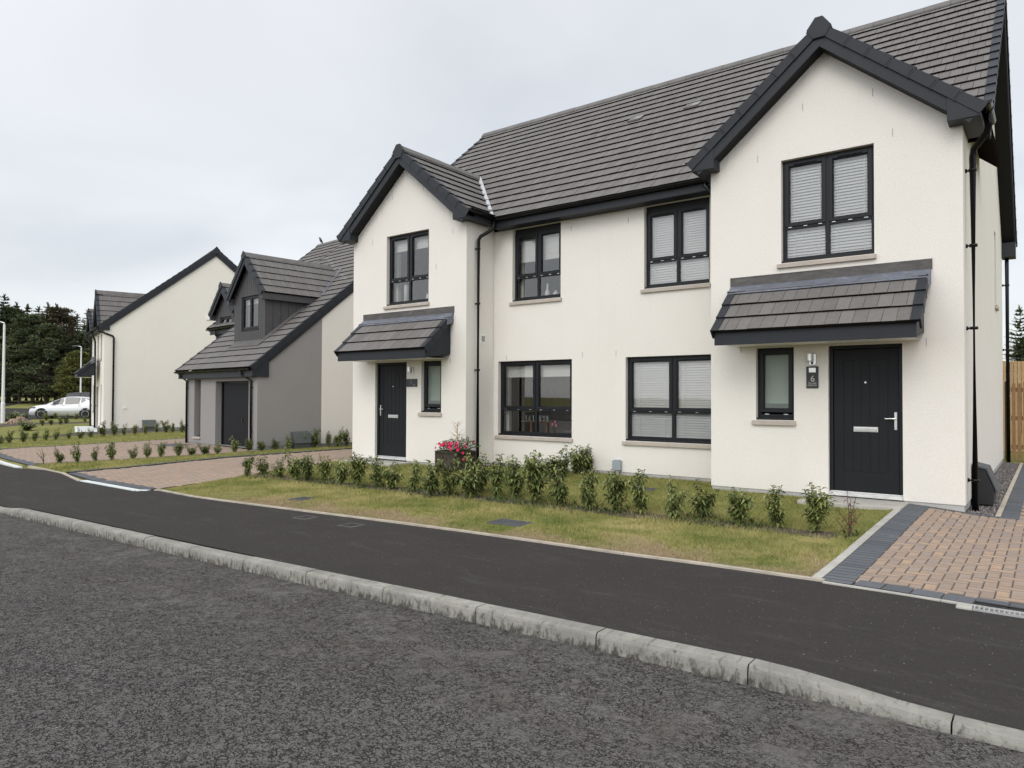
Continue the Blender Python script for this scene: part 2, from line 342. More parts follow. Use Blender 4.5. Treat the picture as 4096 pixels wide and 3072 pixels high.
# ------------------------------------------------------------------ ground, road, pavement
def sheet(name, poly, mat, zf, step=.6, kind=True, skirt=0):
    bm = bmesh.new(); bm.faces.new([bm.verts.new((x, y, 0)) for x, y in poly])
    xs = [p[0] for p in poly]; ys = [p[1] for p in poly]
    for ax, lo, hi in ((0, min(xs), max(xs)), (1, min(ys), max(ys))):
        st = max(step, (hi - lo) / 120); n = int((hi - lo) / st)
        for i in range(1, n + 1):
            p = [0, 0, 0]; p[ax] = lo + i * st; q = [0, 0, 0]; q[ax] = 1
            bmesh.ops.bisect_plane(bm, geom=bm.verts[:] + bm.edges[:] + bm.faces[:], plane_co=p, plane_no=q)
    bmesh.ops.triangulate(bm, faces=bm.faces[:])
    for v in bm.verts: v.co.z = zf(v.co.x, v.co.y)
    bmesh.ops.recalc_face_normals(bm, faces=bm.faces[:])
    for fc in bm.faces:
        if fc.normal.z < 0: fc.normal_flip()
    me = bpy.data.meshes.new(name); bm.to_mesh(me); bm.free()
    me.polygons.foreach_set('use_smooth', [True] * len(me.polygons))
    o = bpy.data.objects.new(name, me); COL.objects.link(o); me.materials.append(mat)
    if kind: o['kind'] = 'structure'
    return o
def off(d): return lambda x, y: zg(x, y) + d
def zpave(x, y):
    d = .062 * sm((x + .46) / .95) * sm((-5.2 - y) / 1.4) + .062 * sm((-10.75 - x) / .95) * sm((-5.2 - y) / 1.4)
    return zg(x, y) - .004 - d
def zkerb(x): return zg(x, -6.8) - .062 * sm((x + .46) / .95) - .062 * sm((-10.75 - x) / .95)
def zroad(x, y): return zg(x, -6.8) - .107 + .02 * min(3, max(0, -6.85 - y))
def zbase(x, y):
    if y < -6.0 and x > -45: return zroad(x, y) - .03
    if y < -4.55 and x > -45: return lerp(zg(x, y) - .02, zroad(x, -6.9) - .03, sm((-4.6 - y) / 1.4))
    return zg(x, y) - .022
# one sheet to the horizon
gx = [-1500, -700, -350, -200, -140] + [-110 + i * 2.0 for i in range(70)] + [35, 60, 120, 300, 700, 1500]
gy = [-1500, -600, -250, -120, -60, -30] + [-22 + i * 1.0 for i in range(80)] + [65, 90, 140, 250, 600, 1500]
g = MB(); idx = {}
for i, x in enumerate(gx):
    for j, y in enumerate(gy): idx[i, j] = g.vert((x, y, zbase(x, y)))
for i in range(len(gx) - 1):
    for j in range(len(gy) - 1): g.f.append([idx[i, j], idx[i + 1, j], idx[i + 1, j + 1], idx[i, j + 1]]); g.t.append(.5)
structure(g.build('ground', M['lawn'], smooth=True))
sheet('road', [(-45, -6.80), (30, -6.78), (30, -13.2), (-45, -13.2)], M['road'], zroad, .8)
sheet('pavement', [(-34, -6.72), (14, -6.70), (14, -4.66), (-.60, -4.62), (-4.3, -4.60), (-7.3, -4.65), (-9.2, -4.69), (-10.04, -4.69), (-11.35, -4.60), (-11.5, -4.70), (-11.62, -4.86), (-13.86, -4.86),
                   (-15.57, -4.52), (-16.67, -4.44), (-17.68, -4.69), (-18.95, -4.58), (-22, -4.2), (-34, -2.5)], M['asphalt'], zpave, .35)
sheet('window_reflection_sheet', [(-260, -13.2), (60, -13.2), (60, -420), (-260, -420)], M['asphalt'], lambda x, y: zroad(x, y) + .004, 3)  # unseen asphalt sheet beyond the road, added so the windows mirror dark grey
# kerb stones
def kerb():
    xs = [-30 + i * .95 for i in range(20)] + [-10.76, -9.74, -8.98, -8.0, -7.09, -6.14, -5.2, -4.27, -3.32, -2.385, -1.41, -.46, .49] + [.49 + .95 * i for i in range(1, 16)]
    xs = [x for i, x in enumerate(xs) if i == 0 or x - xs[i - 1] > .3]
    ky = lambda x: -6.80 - .085 * sm(-x / 7) + .06 * sm((x - 1) / 8)
    vs, fs, uv, tn = [], [], [], []
    for a, b in zip(xs, xs[1:]):
        n = 4; base = len(vs); t = rnd.random(); dz = rnd.uniform(-.003, .003); g_ = .004; xa, xb = a + g_, b - g_
        for i in range(n + 1):
            x = lerp(xa, xb, i / n); y = ky(x); zt = zkerb(x) + dz + .003; zb = zroad(x, y) - .05
            for yy, zz in ((0, zb), (.004, zt - .028), (.008, zt - .012), (.020, zt), (.125, zt + .001), (.125, zb)): vs.append((x, y + yy, zz))
        h = [0, .75, .9, 1, 1.3, .2]
        for i in range(n):
            for k in range(5):
                fs.append([base + i * 6 + k, base + (i + 1) * 6 + k, base + (i + 1) * 6 + k + 1, base + i * 6 + k + 1])
                u0, u1 = vs[fs[-1][0]][0], vs[fs[-1][1]][0]; uv += [(u0, h[k]), (u1, h[k]), (u1, h[k + 1]), (u0, h[k + 1])]; tn.append(t)
        for i in (0, n):
            fs.append([base + i * 6 + k for k in range(6)]); uv += [(vs[base][0], .2)] * 6; tn.append(1)
    me = bpy.data.meshes.new('kerb'); me.from_pydata(vs, [], fs); ul = me.uv_layers.new(name='UVMap'); ul.data.foreach_set('uv', [c for p in uv for c in p])
    me.attributes.new('tint', 'FLOAT', 'FACE').data.foreach_set('value', tn)
    o = bpy.data.objects.new('kerb', me); COL.objects.link(o); me.materials.append(M['kerb']); structure(o)
kerb()
def strip(mb, pts, w, top, h=.1, zf=zg, step=.5, gap=None):
    """a low edging of small concrete units laid along a line"""
    for (x0, y0), (x1, y1) in zip(pts, pts[1:]):
        L = math.hypot(x1 - x0, y1 - y0); n = max(1, round(L / step)); dx, dy = (x1 - x0) / L, (y1 - y0) / L; px, py = -dy * w / 2, dx * w / 2
        for i in range(n):
            a, b = i / n, (i + 1) / n - (.004 / L)
            P = []
            for z_ in (-h, 0):
                for q, s_ in ((a, -1), (b, -1), (b, 1), (a, 1)):
                    X, Y = lerp(x0, x1, q) + px * s_, lerp(y0, y1, q) + py * s_
                    P.append((X, Y, zf(X, Y) + top + z_))
            mb.hexa(P, rnd.random())
e = MB()
strip(e, [(-.585, -4.62), (-1.54, -4.60), (-2.38, -4.62), (-4.3, -4.58), (-5.46, -4.58), (-7.3, -4.64), (-9.2, -4.68), (-10.04, -4.68), (-11.30, -4.57), (-11.45, -4.62)], .05, .014, .1, step=.9)
strip(e, [(-13.87, -4.86), (-15.57, -4.50), (-16.67, -4.42), (-17.85, -4.35)], .06, .012, .1, step=.9)
strip(e, [(.34, .02), (.34, 9.3)], .055, .01, .12, step=.9)
structure(e.build('edging', M['edging']))
e = MB()
strip(e, [(-.665, -4.55), (-.665, -.72)], .075, .004, .06, step=.25)
strip(e, [(-.585, -4.66), (3.5, -4.93)], .045, .006, .1, step=.9)
structure(e.build('concrete_haunch', M['concrete']))
e = MB()
strip(e, [(-11.47, -4.72), (-11.63, -4.83), (-13.86, -4.80)], .12, .010, .1, step=1)
strip(e, [(-17.68, -4.60), (-18.95, -4.46), (-20.5, -4.25), (-23, -3.9)], .12, .010, .1, step=1)
structure(e.build('channel_strip', M['channel_white']))
# ------------------------------------------------------------------ block paved drives
def inside(x, y, poly):
    r = False; j = len(poly) - 1
    for i in range(len(poly)):
        (xi, yi), (xj, yj) = poly[i], poly[j]
        if (yi > y) != (yj > y) and x < (xj - xi) * (y - yi) / (yj - yi) + xi: r = not r
        j = i
    return r
def paverblock(mb, x0, x1, y0, y1, zf, rise=0):
    g_ = .0030; b = .009; t = rnd.uniform(.12, 1); dz = rise + rnd.uniform(-.0015, .0015)
    z = [zf(x, y) + dz for x, y in ((x0, y0), (x1, y0), (x1, y1), (x0, y1))]
    h_ = .0035; o = [(x0 + g_, y0 + h_), (x1 - g_, y0 + h_), (x1 - g_, y1 - h_), (x0 + g_, y1 - h_)]
    i_ = [(x0 + g_ + b * .6, y0 + h_ + b), (x1 - g_ - b * .6, y0 + h_ + b), (x1 - g_ - b * .6, y1 - h_ - b), (x0 + g_ + b * .6, y1 - h_ - b)]
    top = [(*p, z[k]) for k, p in enumerate(i_)]; low = [(*p, z[k] - .0055) for k, p in enumerate(o)]; bot = [(*p, z[k] - .02) for k, p in enumerate(o)]
    mb.face(top, t)
    for k in range(4):
        q = (k + 1) % 4; mb.face([low[k], low[q], top[q], top[k]], .095 if k in (0, 2) else .11); mb.face([bot[k], bot[q], low[q], low[k]], 0)
def herringbone(name, poly, zf, w=.092):
    mb = MB(); xs = [p[0] for p in poly]; ys = [p[1] for p in poly]; X0, Y0 = min(xs), min(ys)
    for k in range(int((max(ys) - Y0) / w) + 2):
        for mm in range(-1, int((max(xs) - X0) / w / 4) + 3):
            c = (k % 4) + 4 * mm - 4
            x, y = X0 + c * w, Y0 + k * w
            if inside(x + w, y + w / 2, poly): paverblock(mb, x, x + 2 * w, y, y + w, zf)
            x = X0 + (c + 3) * w
            if inside(x + w / 2, y + w, poly): paverblock(mb, x, x + w, y, y + 2 * w, zf)
    structure(sheet(name + '_bed', poly, M['joint'], lambda x, y: zf(x, y) - .0065, .6))
    return structure(mb.build(name, M['paver_buff']))
def course(mb, p0, p1, width, zf, unit=.105, side=1):
    """soldier course: blocks laid across a line"""
    L = math.hypot(p1[0] - p0[0], p1[1] - p0[1]); n = max(1, round(L / unit)); dx, dy = (p1[0] - p0[0]) / L, (p1[1] - p0[1]) / L; nx, ny = -dy * side, dx * side
    for i in range(n):
        a, b = i / n * L + .006, (i + 1) / n * L - .006; t = rnd.uniform(.14, 1); P = []
        for z_ in (-.03, .003):
            for q, v in ((a, .004), (b, .004), (b, width - .004), (a, width - .004)):
                X, Y = p0[0] + dx * q + nx * v, p0[1] + dy * q + ny * v; P.append((X, Y, zf(X, Y) + z_))
        mb.face(P[4:], t)
        for k in range(4): mb.face([P[k], P[(k + 1) % 4], P[4 + (k + 1) % 4], P[4 + k]], .03)
    for i in range(n):
        P = []
        for q, v in ((i / n * L, 0), ((i + 1) / n * L, 0), ((i + 1) / n * L, width), (i / n * L, width)): X, Y = p0[0] + dx * q + nx * v, p0[1] + dy * q + ny * v; P.append((X, Y, zf(X, Y) - .002))
        jb.face(P)
jb = MB()
zd = off(0.0)
herringbone('driveway', [(-.39, -4.44), (.0, -4.48), (.37, -4.46), (4.2, -4.60), (4.2, 9.2), (.56, 9.2), (.56, -.03), (-.39, -.03)], zd)
cb = MB()
course(cb, (-.62, -4.62), (-.62, .0), .235, zd, side=-1)
course(cb, (-.38, -4.62), (.42, -4.685), .20, zd, .2); course(cb, (.42, -4.58), (3.5, -4.79), .12, zd, .2)
course(cb, (-.38, .0), (.38, -.005), .095, zd, .2, side=-1)
course(cb, (.37, -.10), (.37, 9.2), .19, zd, side=-1)
course(cb, (-11.52, -4.60), (-11.66, -4.72), .2, zd); course(cb, (-11.66, -4.72), (-13.5, -4.70), .24, zd, side=-1); course(cb, (-13.5, -4.70), (-15.55, -4.42), .2, zd, side=-1)
course(cb, (-15.75, -4.30), (-15.9, -3.1), .2, zd, side=1); course(cb, (-15.9, -3.1), (-16.65, -.2), .2, zd, side=1); course(cb, (-16.65, -.2), (-16.75, 6.5), .2, zd, side=1)
course(cb, (-17.95, -4.27), (-20.7, -3.98), .22, zd, side=-1); course(cb, (-20.7, -3.98), (-24.5, -3.3), .22, zd, side=-1)
course(cb, (-25.25, -2.9), (-26.0, .6), .2, zd, side=-1); course(cb, (-26.0, .6), (-26.8, 4.3), .2, zd, side=-1)
course(cb, (-21.9, 1.85), (-23.3, 2.0), .9, zd, side=1)
structure(cb.build('driveway_border', M['paver_charcoal'])); structure(jb.build('driveway_joints', M['joint']))
herringbone('driveway', [(-11.66, -4.50), (-13.5, -4.46), (-15.6, -4.20), (-15.72, -3.1), (-16.45, -.2), (-16.55, 7.5), (-11.80, 7.5), (-11.80, -.1), (-11.66, -.7)], zd)
herringbone('driveway', [(-18.0, -4.02), (-20.7, -3.73), (-24.5, -3.05), (-25.0, -2.6), (-25.75, .6), (-26.6, 4.3), (-23, 4), (-22.6, 2.3), (-18.25, 1.75), (-17.85, 1.7), (-17.9, 0)], zd, .11)
sheet('gravel', [(.0, -.06), (.31, -.06), (.31, 9.25), (.0, 9.25)], M['gravel'], off(-.006), .5)
gv = MB()
for i in range(2600):
    x, y = rnd.uniform(.015, .30), rnd.uniform(-.04, 9.1) ** 1; s_ = rnd.uniform(.008, .018); z = zg(x, y) - .004
    a = rnd.uniform(0, 6.3); p = [(x + s_ * math.cos(a + k * 2.1), y + s_ * math.sin(a + k * 2.1), z + rnd.uniform(0, .004)) for k in range(3)]; tp = (x, y, z + s_ * 1.1); t = rnd.random()
    for k in range(3): gv.face([p[k], p[(k + 1) % 3], tp], t)
mg = Mat('pebble', (.12, .11, .1), .9); mg.color(mg.ramp(mg.attr('tint'), (0, (.05, .046, .045)), (.6, (.15, .135, .13)), (1, (.30, .28, .27)))); o = gv.build('gravel_stones', mg.m); o['kind'] = 'stuff'
# ------------------------------------------------------------------ lawns
LAWN1 = [(-.70, -4.56), (-4.3, -4.55), (-7.3, -4.61), (-9.2, -4.65), (-10.04, -4.65), (-11.3, -4.54), (-11.5, -4.50), (-11.65, -3.2), (-11.68, -2), (-11.6, -.62), (-11.6, .02), (-8.38, .02), (-8.38, .9), (-3.34, .9), (-3.34, .02), (-.70, .02)]
LAWN2 = [(-13.9, -4.80), (-15.57, -4.46), (-16.67, -4.38), (-17.85, -4.31), (-18.35, -4.0), (-17.95, -2.2), (-17.85, 1.4), (-18.1, 2.4), (-17.3, 9), (-16.75, 9), (-16.72, -.2), (-15.95, -3.1), (-15.78, -4.35), (-14.6, -4.6)]
LAWN2 = [(-15.62, -4.44), (-16.67, -4.38), (-17.85, -4.31), (-18.35, -4.0), (-17.95, -2.2), (-17.85, 1.4), (-18.1, 2.4), (-17.3, 9), (-16.75, 9), (-16.72, -.2), (-15.95, -3.1), (-15.78, -4.35)]
LAWN3 = [(-25.2, -3.2), (-30.5, -4.0), (-31.67, -.67), (-32.83, 3.46), (-33.6, 7.4), (-33, 12), (-27.5, 12), (-26.75, 4.2), (-25.95, .57)]
LAWN4 = [(-32.5, -.9), (-41, -.4), (-42.3, 2.6), (-43.47, 4.1), (-43.8, 7.6), (-42.0, 9), (-41.5, 6.75), (-35.9, 4.35), (-35.8, 3.52), (-33.34, 1.66)]
LAWN5 = [(-44.6, 3.1), (-46.1, 4.43), (-50.94, 7.08), (-53.66, 11.56), (-52, 14), (-45.6, 10), (-45.3, 8.0), (-45.4, 5.0)]
VERGE = [(-76, 12), (-77.85, 13.81), (-84, 17), (-90, 21.8), (-92, 30), (-77, 30), (-74, 18)]
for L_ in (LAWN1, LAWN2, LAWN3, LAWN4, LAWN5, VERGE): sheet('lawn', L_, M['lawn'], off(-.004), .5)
sheet('path', [(-31.67, -1.5), (-32.83, 3.46), (-33.4, 7.4), (-33, 14), (-33.6, 16), (-37.2, 14), (-36.5, 5), (-35.75, 3.5), (-33.3, 1.7), (-32.3, -.9)], M['paver_buff'], off(-.008), .8)
sheet('driveway', [(-42.33, 2.4), (-43.47, 4.1), (-43.58, 7.5), (-42, 9.5), (-46.4, 12), (-45.2, 8.0), (-45.32, 4.9), (-44.4, 3.0)], M['paver_buff'], off(-.008), .8)
sheet('side_road', [(-46.2, 3.6), (-46.3, 4.43), (-51.1, 7.1), (-53.9, 11.7), (-51.5, 16), (-60, 24), (-86, 24), (-100, 20), (-86, 13), (-60, 4)], M['asphalt'], off(-.012), 1.2)
soil = []
for i in range(23): soil.append((-11.5 + i * .485, -2.62 + rnd.uniform(-.13, .02) - .12))
for i in range(22, -1, -1): soil.append((-11.5 + i * .485, -2.62 + rnd.uniform(-.02, .13) + .1))
sheet('soil_strip', soil, M['soil'], off(.002), .5)
sl_ = MB()
for X0, X1, Y0, Y1, z in ((-1.86, -.63, -.72, .0, -.012), (-11.45, -9.9, -.62, .0, -.022)): sl_.box(X0, X1, Y0, Y1, -.25, z)
sl_.box(-41.2, -35.6, 3.0, 3.02, -.5, -.4)
structure(sl_.build('door_slab', M['concrete'], bevel=.006))
s3 = sheet('door_slab', [(-41.4, 5.75), (-41.0, 6.75), (-35.5, 4.45), (-35.75, 3.58)], M['channel_white'], off(.01), .8)
# grass blades
def grass(name, poly, n, h0, h1, w, avoid=None, lump=None):
    import numpy as np
    g_ = np.random.default_rng(5); xs = [p[0] for p in poly]; ys = [p[1] for p in poly]; V = []; T = []
    P = np.column_stack([g_.uniform(min(xs), max(xs), n), g_.uniform(min(ys), max(ys), n)])
    for x, y in P:
        if not inside(x, y, poly) or (avoid and avoid(x, y)): continue
        k = lump(x, y) if lump else 1
        h = g_.uniform(h0, h1) * k; a = g_.uniform(0, 6.283); b = g_.uniform(0, 6.283); z = zg(x, y) - .006; lean = g_.uniform(.2, 1.0) * h
        dx, dy = math.cos(a) * w, math.sin(a) * w
        V += [(x - dx, y - dy, z), (x + dx, y + dy, z), (x + math.cos(b) * lean, y + math.sin(b) * lean, z + h)]; T.append(g_.uniform(.0, 1))
    me = bpy.data.meshes.new(name); V = np.array(V, dtype=np.float32); nt_ = len(V) // 3
    me.vertices.add(len(V)); me.vertices.foreach_set('co', V.ravel()); me.loops.add(len(V)); me.loops.foreach_set('vertex_index', np.arange(len(V), dtype=np.int32))
    me.polygons.add(nt_); me.polygons.foreach_set('loop_start', np.arange(nt_, dtype=np.int32) * 3); me.polygons.foreach_set('loop_total', np.full(nt_, 3, dtype=np.int32))
    me.attributes.new('tint', 'FLOAT', 'FACE').data.foreach_set('value', np.array(T, dtype=np.float32)); me.update(); me.validate()
    o = bpy.data.objects.new(name, me); COL.objects.link(o); me.materials.append(M['grass_blade']); o['kind'] = 'stuff'; return o
MH = [(-8.30, -3.92, -.213, .26), (-4.34, -3.85, -.158, .30), (-4.2, -.64, -.064, .25)]
def av(x, y):
    if -1.88 < x < -.6 and y > -.74: return True
    if -11.47 < x < -9.88 and y > -.64: return True
    for mx_, my, mz, s_ in MH:
        if abs(x - mx_) < s_ * .9 and abs(y - my) < s_ * .62: return True
    if abs(y + 2.62) < .16 and rnd.random() < .75: return True
    return False
import mathutils
def lump(x, y):
    n = mathutils.noise.noise(Vector((x * 1.3, y * 1.3, 3)))
    k = 1 + .8 * n
    if abs(y + 2.5) < .5: k += .6 * max(0, mathutils.noise.noise(Vector((x * 3, y * 3, 9))) + .3)
    if y < -4.0: k *= .8
    return max(.35, k)
grass('grass', LAWN1, 190000, .018, .046, .0032, av, lump)
grass('grass', LAWN2, 34000, .03, .06, .005)
grass('grass', LAWN3, 30000, .02, .05, .008)
# ------------------------------------------------------------------ house building blocks (facade looks towards -y)
def wall_face(mb, x0, x1, z0, z1, y, ops=(), depth=.10):
    xs = sorted({x0, x1, *[o[0] for o in ops], *[o[1] for o in ops]}); zs = sorted({z0, z1, *[o[2] for o in ops], *[o[3] for o in ops]})
    for a, b in zip(xs, xs[1:]):
        for c, d in zip(zs, zs[1:]):
            if any(o[0] <= a and b <= o[1] and o[2] <= c and d <= o[3] for o in ops): continue
            mb.face([(a, y, c), (b, y, c), (b, y, d), (a, y, d)])
    for a, b, c, d in ops:
        e_ = y + depth
        mb.face([(a, y, c), (a, y, d), (a, e_, d), (a, e_, c)]); mb.face([(b, y, d), (b, y, c), (b, e_, c), (b, e_, d)])
        mb.face([(a, y, d), (b, y, d), (b, e_, d), (a, e_, d)]); mb.face([(b, y, c), (a, y, c), (a, e_, c), (b, e_, c)])
def tiles(mb, O, U, V, width, length, g=.335, w=.165, lip=.034, under=None, keep=None):
    O, U, V = Vector(O), Vector(U).normalized(), Vector(V).normalized(); N = U.cross(V).normalized()
    if N.z < 0: N = -N
    rows = math.ceil(length / g - .02)
    for i in range(rows):
        v0 = i * g; v1 = min(v0 + g + .05, length); frac = (v1 - v0) / (g + .05); u = -(i % 2) * w * .5 - rnd.uniform(0, .01)
        while u < width:
            a, b = max(0, u + .0022), min(width, u + w - .0022); u += w
            if b - a < .01 or (keep and not keep((a + b) / 2, (v0 + v1) / 2)): continue
            t = rnd.random(); n0 = lip + rnd.uniform(-.003, .003); n1 = lerp(n0, .0, frac)
            P = lambda uu, vv, nnn: O + U * uu + V * vv + N * nnn
            mb.face([P(a, v0, n0), P(b, v0, n0), P(b, v1, n1), P(a, v1, n1)], t)
            if under is not None: under.face([P(a, v0, n0 - .0005), P(b, v0, n0 - .0005), P(b, v0 + .001, -.004), P(a, v0 + .001, -.004)])
    P = lambda uu, vv, nnn: O + U * uu + V * vv + N * nnn
    if under is not None and not keep: under.face([P(0, 0, -.003), P(width, 0, -.003), P(width, length, -.003), P(0, length, -.003)])
def frame_box(mb, O, V, N, Wd, v0, v1, a0, a1, b0, b1, w0, w1, t=.5):
    """box along V; N range a0..a1 at v0 and b0..b1 at v1; across w0..w1"""
    O, V, N, Wd = map(Vector, (O, V, N, Wd)); P = lambda v, n, w: O + V * v + N * n + Wd * w
    mb.hexa([P(v0, a0, w0), P(v1, b0, w0), P(v1, b0, w1), P(v0, a0, w1), P(v0, a1, w0), P(v1, b1, w0), P(v1, b1, w1), P(v0, a1, w1)], t)
def verge(mb, O, V, Wd, length, g=.335, lip=.028, flange=.09, face=.100):
    """dry verge caps stepping up a roof edge; O lies on the tile edge, Wd points outwards"""
    V = Vector(V).normalized(); Wd = Vector(Wd).normalized(); N = V.cross(Wd)
    if N.z < 0: N = -N
    n = math.ceil(length / g - .02)
    for i in range(n):
        v0 = i * g - .01; v1 = min(v0 + g + .03, length); t = rnd.random()
        frame_box(mb, O, V, N, Wd, v0, v1, lip + .004, lip + .016, .010, .022, -flange, .026, t)
        frame_box(mb, O, V, N, Wd, v0, v1, -face, lip + .0155, -face + .004, .0215, .006, .0255, t)
        frame_box(mb, O, V, N, Wd, v0, v0 + .022, -face - .003, lip + .018, -face - .003, lip + .017, .005, .0300, t)
def ridge(mb, a, b, drop=.10, half=.13, unit=.45, slope=.84):
    a, b = Vector(a), Vector(b); d = b - a; L = d.length; d.normalize(); side = d.cross(Vector((0, 0, 1))).normalized(); n = round(L / unit)
    for i in range(n):
        p, q = a + d * (L * i / n), a + d * (L * (i + 1) / n - .006); k = rnd.uniform(0, .006)
        prof = lambda c: [c + side * half + Vector((0, 0, -half * slope)), c + side * half * .25 + Vector((0, 0, k)), c - side * half * .25 + Vector((0, 0, k)), c - side * half + Vector((0, 0, -half * slope)),
                          c - side * half + Vector((0, 0, -half * slope - .03)), c + side * half + Vector((0, 0, -half * slope - .03))]
        mb.prism(prof(p), q - p, rnd.random())
def gutter(mb, a, b, r=.058, brackets=.9):
    a, b = Vector(a), Vector(b); d = (b - a); L = d.length; d.normalize(); s_ = d.cross(Vector((0, 0, 1))).normalized(); n = 8
    prof = [s_ * r * math.cos(math.pi + math.pi * k / n) + Vector((0, 0, r * math.sin(math.pi + math.pi * k / n))) for k in range(n + 1)]
    inner = [p * .88 for p in prof[::-1]]
    mb.prism([a + p for p in prof] + [a + p for p in inner], d * L)
    for e_ in (a, b): mb.prism([e_ + p for p in prof], d * .006)
    k = .25
    while k < L:
        c = a + d * k; mb.prism([c + p * 1.13 for p in prof] + [c + p * .95 for p in prof[::-1]], d * .035); k += brackets
def downpipe(mb, pts, r=.035, brk=(), side=(0, 1, 0)):
    mb.tube(pts, r, 12); s_ = Vector(side)
    for z in brk:
        p = Vector(pts[-1]); p.z = z
        mb.tube([p - Vector((0, 0, .018)), p + Vector((0, 0, .018))], r * 1.18, 12); q = p + s_ * .10
        mb.tube([p, q], .011, 6); mb.box(q.x - .02, q.x + .02, q.y - .006, q.y + .006, q.z - .025, q.z + .025)
def window(P, x0, x1, z0, z1, yw, depth=.085, kind='split', blind='venetian', sill=True, top_gap=0, seed=0, sill_joint=False, pad=.5):
    y0 = yw + depth; y1 = y0 + .07; fr = .048; mb = MB(); pane = []
    zt = z1 - top_gap; zf0 = z0 + .035
    mb.box(x0 + .001, x1 - .001, y0 - .035, y1, z0 + .001, zf0)                       # sub-sill
    mb.box(x0 - .012, x1 + .0, y0 - .075, y0 - .0355, z0 + .004, z0 + .030)
    if top_gap: mb.box(x0 + .001, x1 - .001, y0 + .012, y1, zt, z1 - .001)
    mb.box(x0 + .001, x0 + fr, y0, y1, zf0, zt); mb.box(x1 - fr, x1 - .001, y0, y1, zf0, zt); mb.box(x0 + fr, x1 - fr, y0, y1, zt - fr, zt - .001); mb.box(x0 + fr, x1 - fr, y0, y1, zf0 + .0005, zf0 + fr)
    hin = MB()
    def sash(a, b, c, d, w=.052, pr=.014):
        for q in ((a, a + w, c, d), (b - w, b, c, d), (a + w, b - w, d - w, d), (a + w, b - w, c, c + w)): mb.box(q[0], q[1], y0 - pr, y1 - .01, q[2], q[3])
        for q in ((a + w, a + w + .012, c + w, d - w), (b - w - .012, b - w, c + w, d - w), (a + w + .012, b - w - .012, d - w - .012, d - w), (a + w + .012, b - w - .012, c + w, c + w + .012)): mb.box(q[0], q[1], y0 + .002, y1 - .02, q[2], q[3])
        pane.append((a + w, b - w, c + w, d - w))
    if kind == 'split':
        xm = (x0 + x1) / 2; zm = lerp(zf0, zt, .335)
        mb.box(xm - .028, xm + .028, y0 + .001, y1, zf0 + fr, zt - fr); mb.box(x0 + fr, xm - .028, y0 + .001, y1, zm - .03, zm + .022); mb.box(xm + .028, x1 - fr, y0 + .001, y1, zm - .03, zm + .022)
        for a, b in ((x0 + fr - .012, xm - .018), (xm + .018, x1 - fr + .012)):
            sash(a, b, zm + .008, zt - fr + .012)
            pane.append((a + .02, b - .02, zf0 + fr, zm - .03))
            mb.box(lerp(a, b, .22), lerp(a, b, .78), y0 - .030, y0 - .0142, zt - fr - .026, zt - fr - .008)
            for k in (.12, .5, .86): hin.box(lerp(a, b, k) - .025, lerp(a, b, k) + .025, y0 - .004, y0 + .004, zm - .004, zm + .0035)
    else:
        xs = [x0 + fr - .012, x1 - fr + .012] if kind == 'single' else [x0 + fr - .012, (x0 + x1) / 2, x1 - fr + .012]
        for a, b in zip(xs, xs[1:]): sash(a, b - .002, zf0 + fr - .012 + (.04 if kind == 'single' else 0), zt - fr + .012)
        if kind == 'single':
            for k in (.25, .75): hin.box(lerp(x0, x1, k) - .03, lerp(x0, x1, k) + .03, y0 - .004, y0 + .004, zf0 + fr - .004, zf0 + fr + .006)
    f_ = mb.build('window', M['upvc'], P, bevel=.004)
    for k in range(0, len(hin.v), 8):
        h1 = MB(); h1.v = hin.v[k:k + 8]; h1.f = hin.f[:6]; h1.t = [.5] * 6; h1.build('hinge', M['steel'], f_)
    pm = MB()
    for a, b, c, d in pane: pm.face([(a, y0 + .026, c), (b, y0 + .026, c), (b, y0 + .026, d), (a, y0 + .026, d)])
    pm.build('pane', M['glass_frost' if blind == 'frost' else 'glass'], f_)
    if sill:
        s_ = MB()
        xs = [x0 - .055, x1 + .03] if not sill_joint else [x0 - .055, (x0 + x1) / 2 - .02, x1 + .03]
        for a, b in zip(xs, xs[1:]): s_.hexa([(a, yw - .045, z0 - .075), (b - .003, yw - .045, z0 - .075), (b - .003, yw + depth - .04, z0 - .075), (a, yw + depth - .04, z0 - .075), (a, yw - .045, z0 - .012), (b - .003, yw - .045, z0 - .012), (b - .003, yw + depth - .04, z0 + .0), (a, yw + depth - .04, z0 + .0)])
        s_.build('sill', M['stone'], f_, bevel=.005)
    rr = random.Random(seed)
    if blind == 'venetian':
        b_ = MB(); z = zt - fr; yb = y1 + .023
        b_.box(x0 + .05, x1 - .05, yb - .02, yb + .02, zt - fr - .03, zt - fr)
        while z > zf0 + fr * .5:
            tl = .014 + rr.uniform(-.002, .002)
            for a, b in ((x0 + .045, (x0 + x1) / 2 - .006), ((x0 + x1) / 2 + .006, x1 - .045)):
                b_.face([(a, yb - .012, z - .026), (b, yb - .012, z - .026), (b, yb, z - .001), (a, yb, z - .001)]); b_.face([(a, yb, z - .001), (b, yb, z - .001), (b, yb + .019, z + tl), (a, yb + .019, z + tl)])
            z -= .044
        for k in (.12, .4, .6, .88): b_.box(lerp(x0, x1, k) - .004, lerp(x0, x1, k) + .004, yb - .024, yb - .021, zf0 + .06, zt - fr)
        b_.face([(x0 - .05, yb + .06, z0), (x1 + .05, yb + .06, z0), (x1 + .05, yb + .06, zt), (x0 - .05, yb + .06, zt)])
        b_.build('blind', M['blind'], f_)
    elif blind in ('roman', 'frost'):
        b_ = MB(); yb = y1 + .07; zb = lerp(zt, zf0, {'roman': .22, 'frost': .80}[blind] if seed != 3 else .42); n = 5
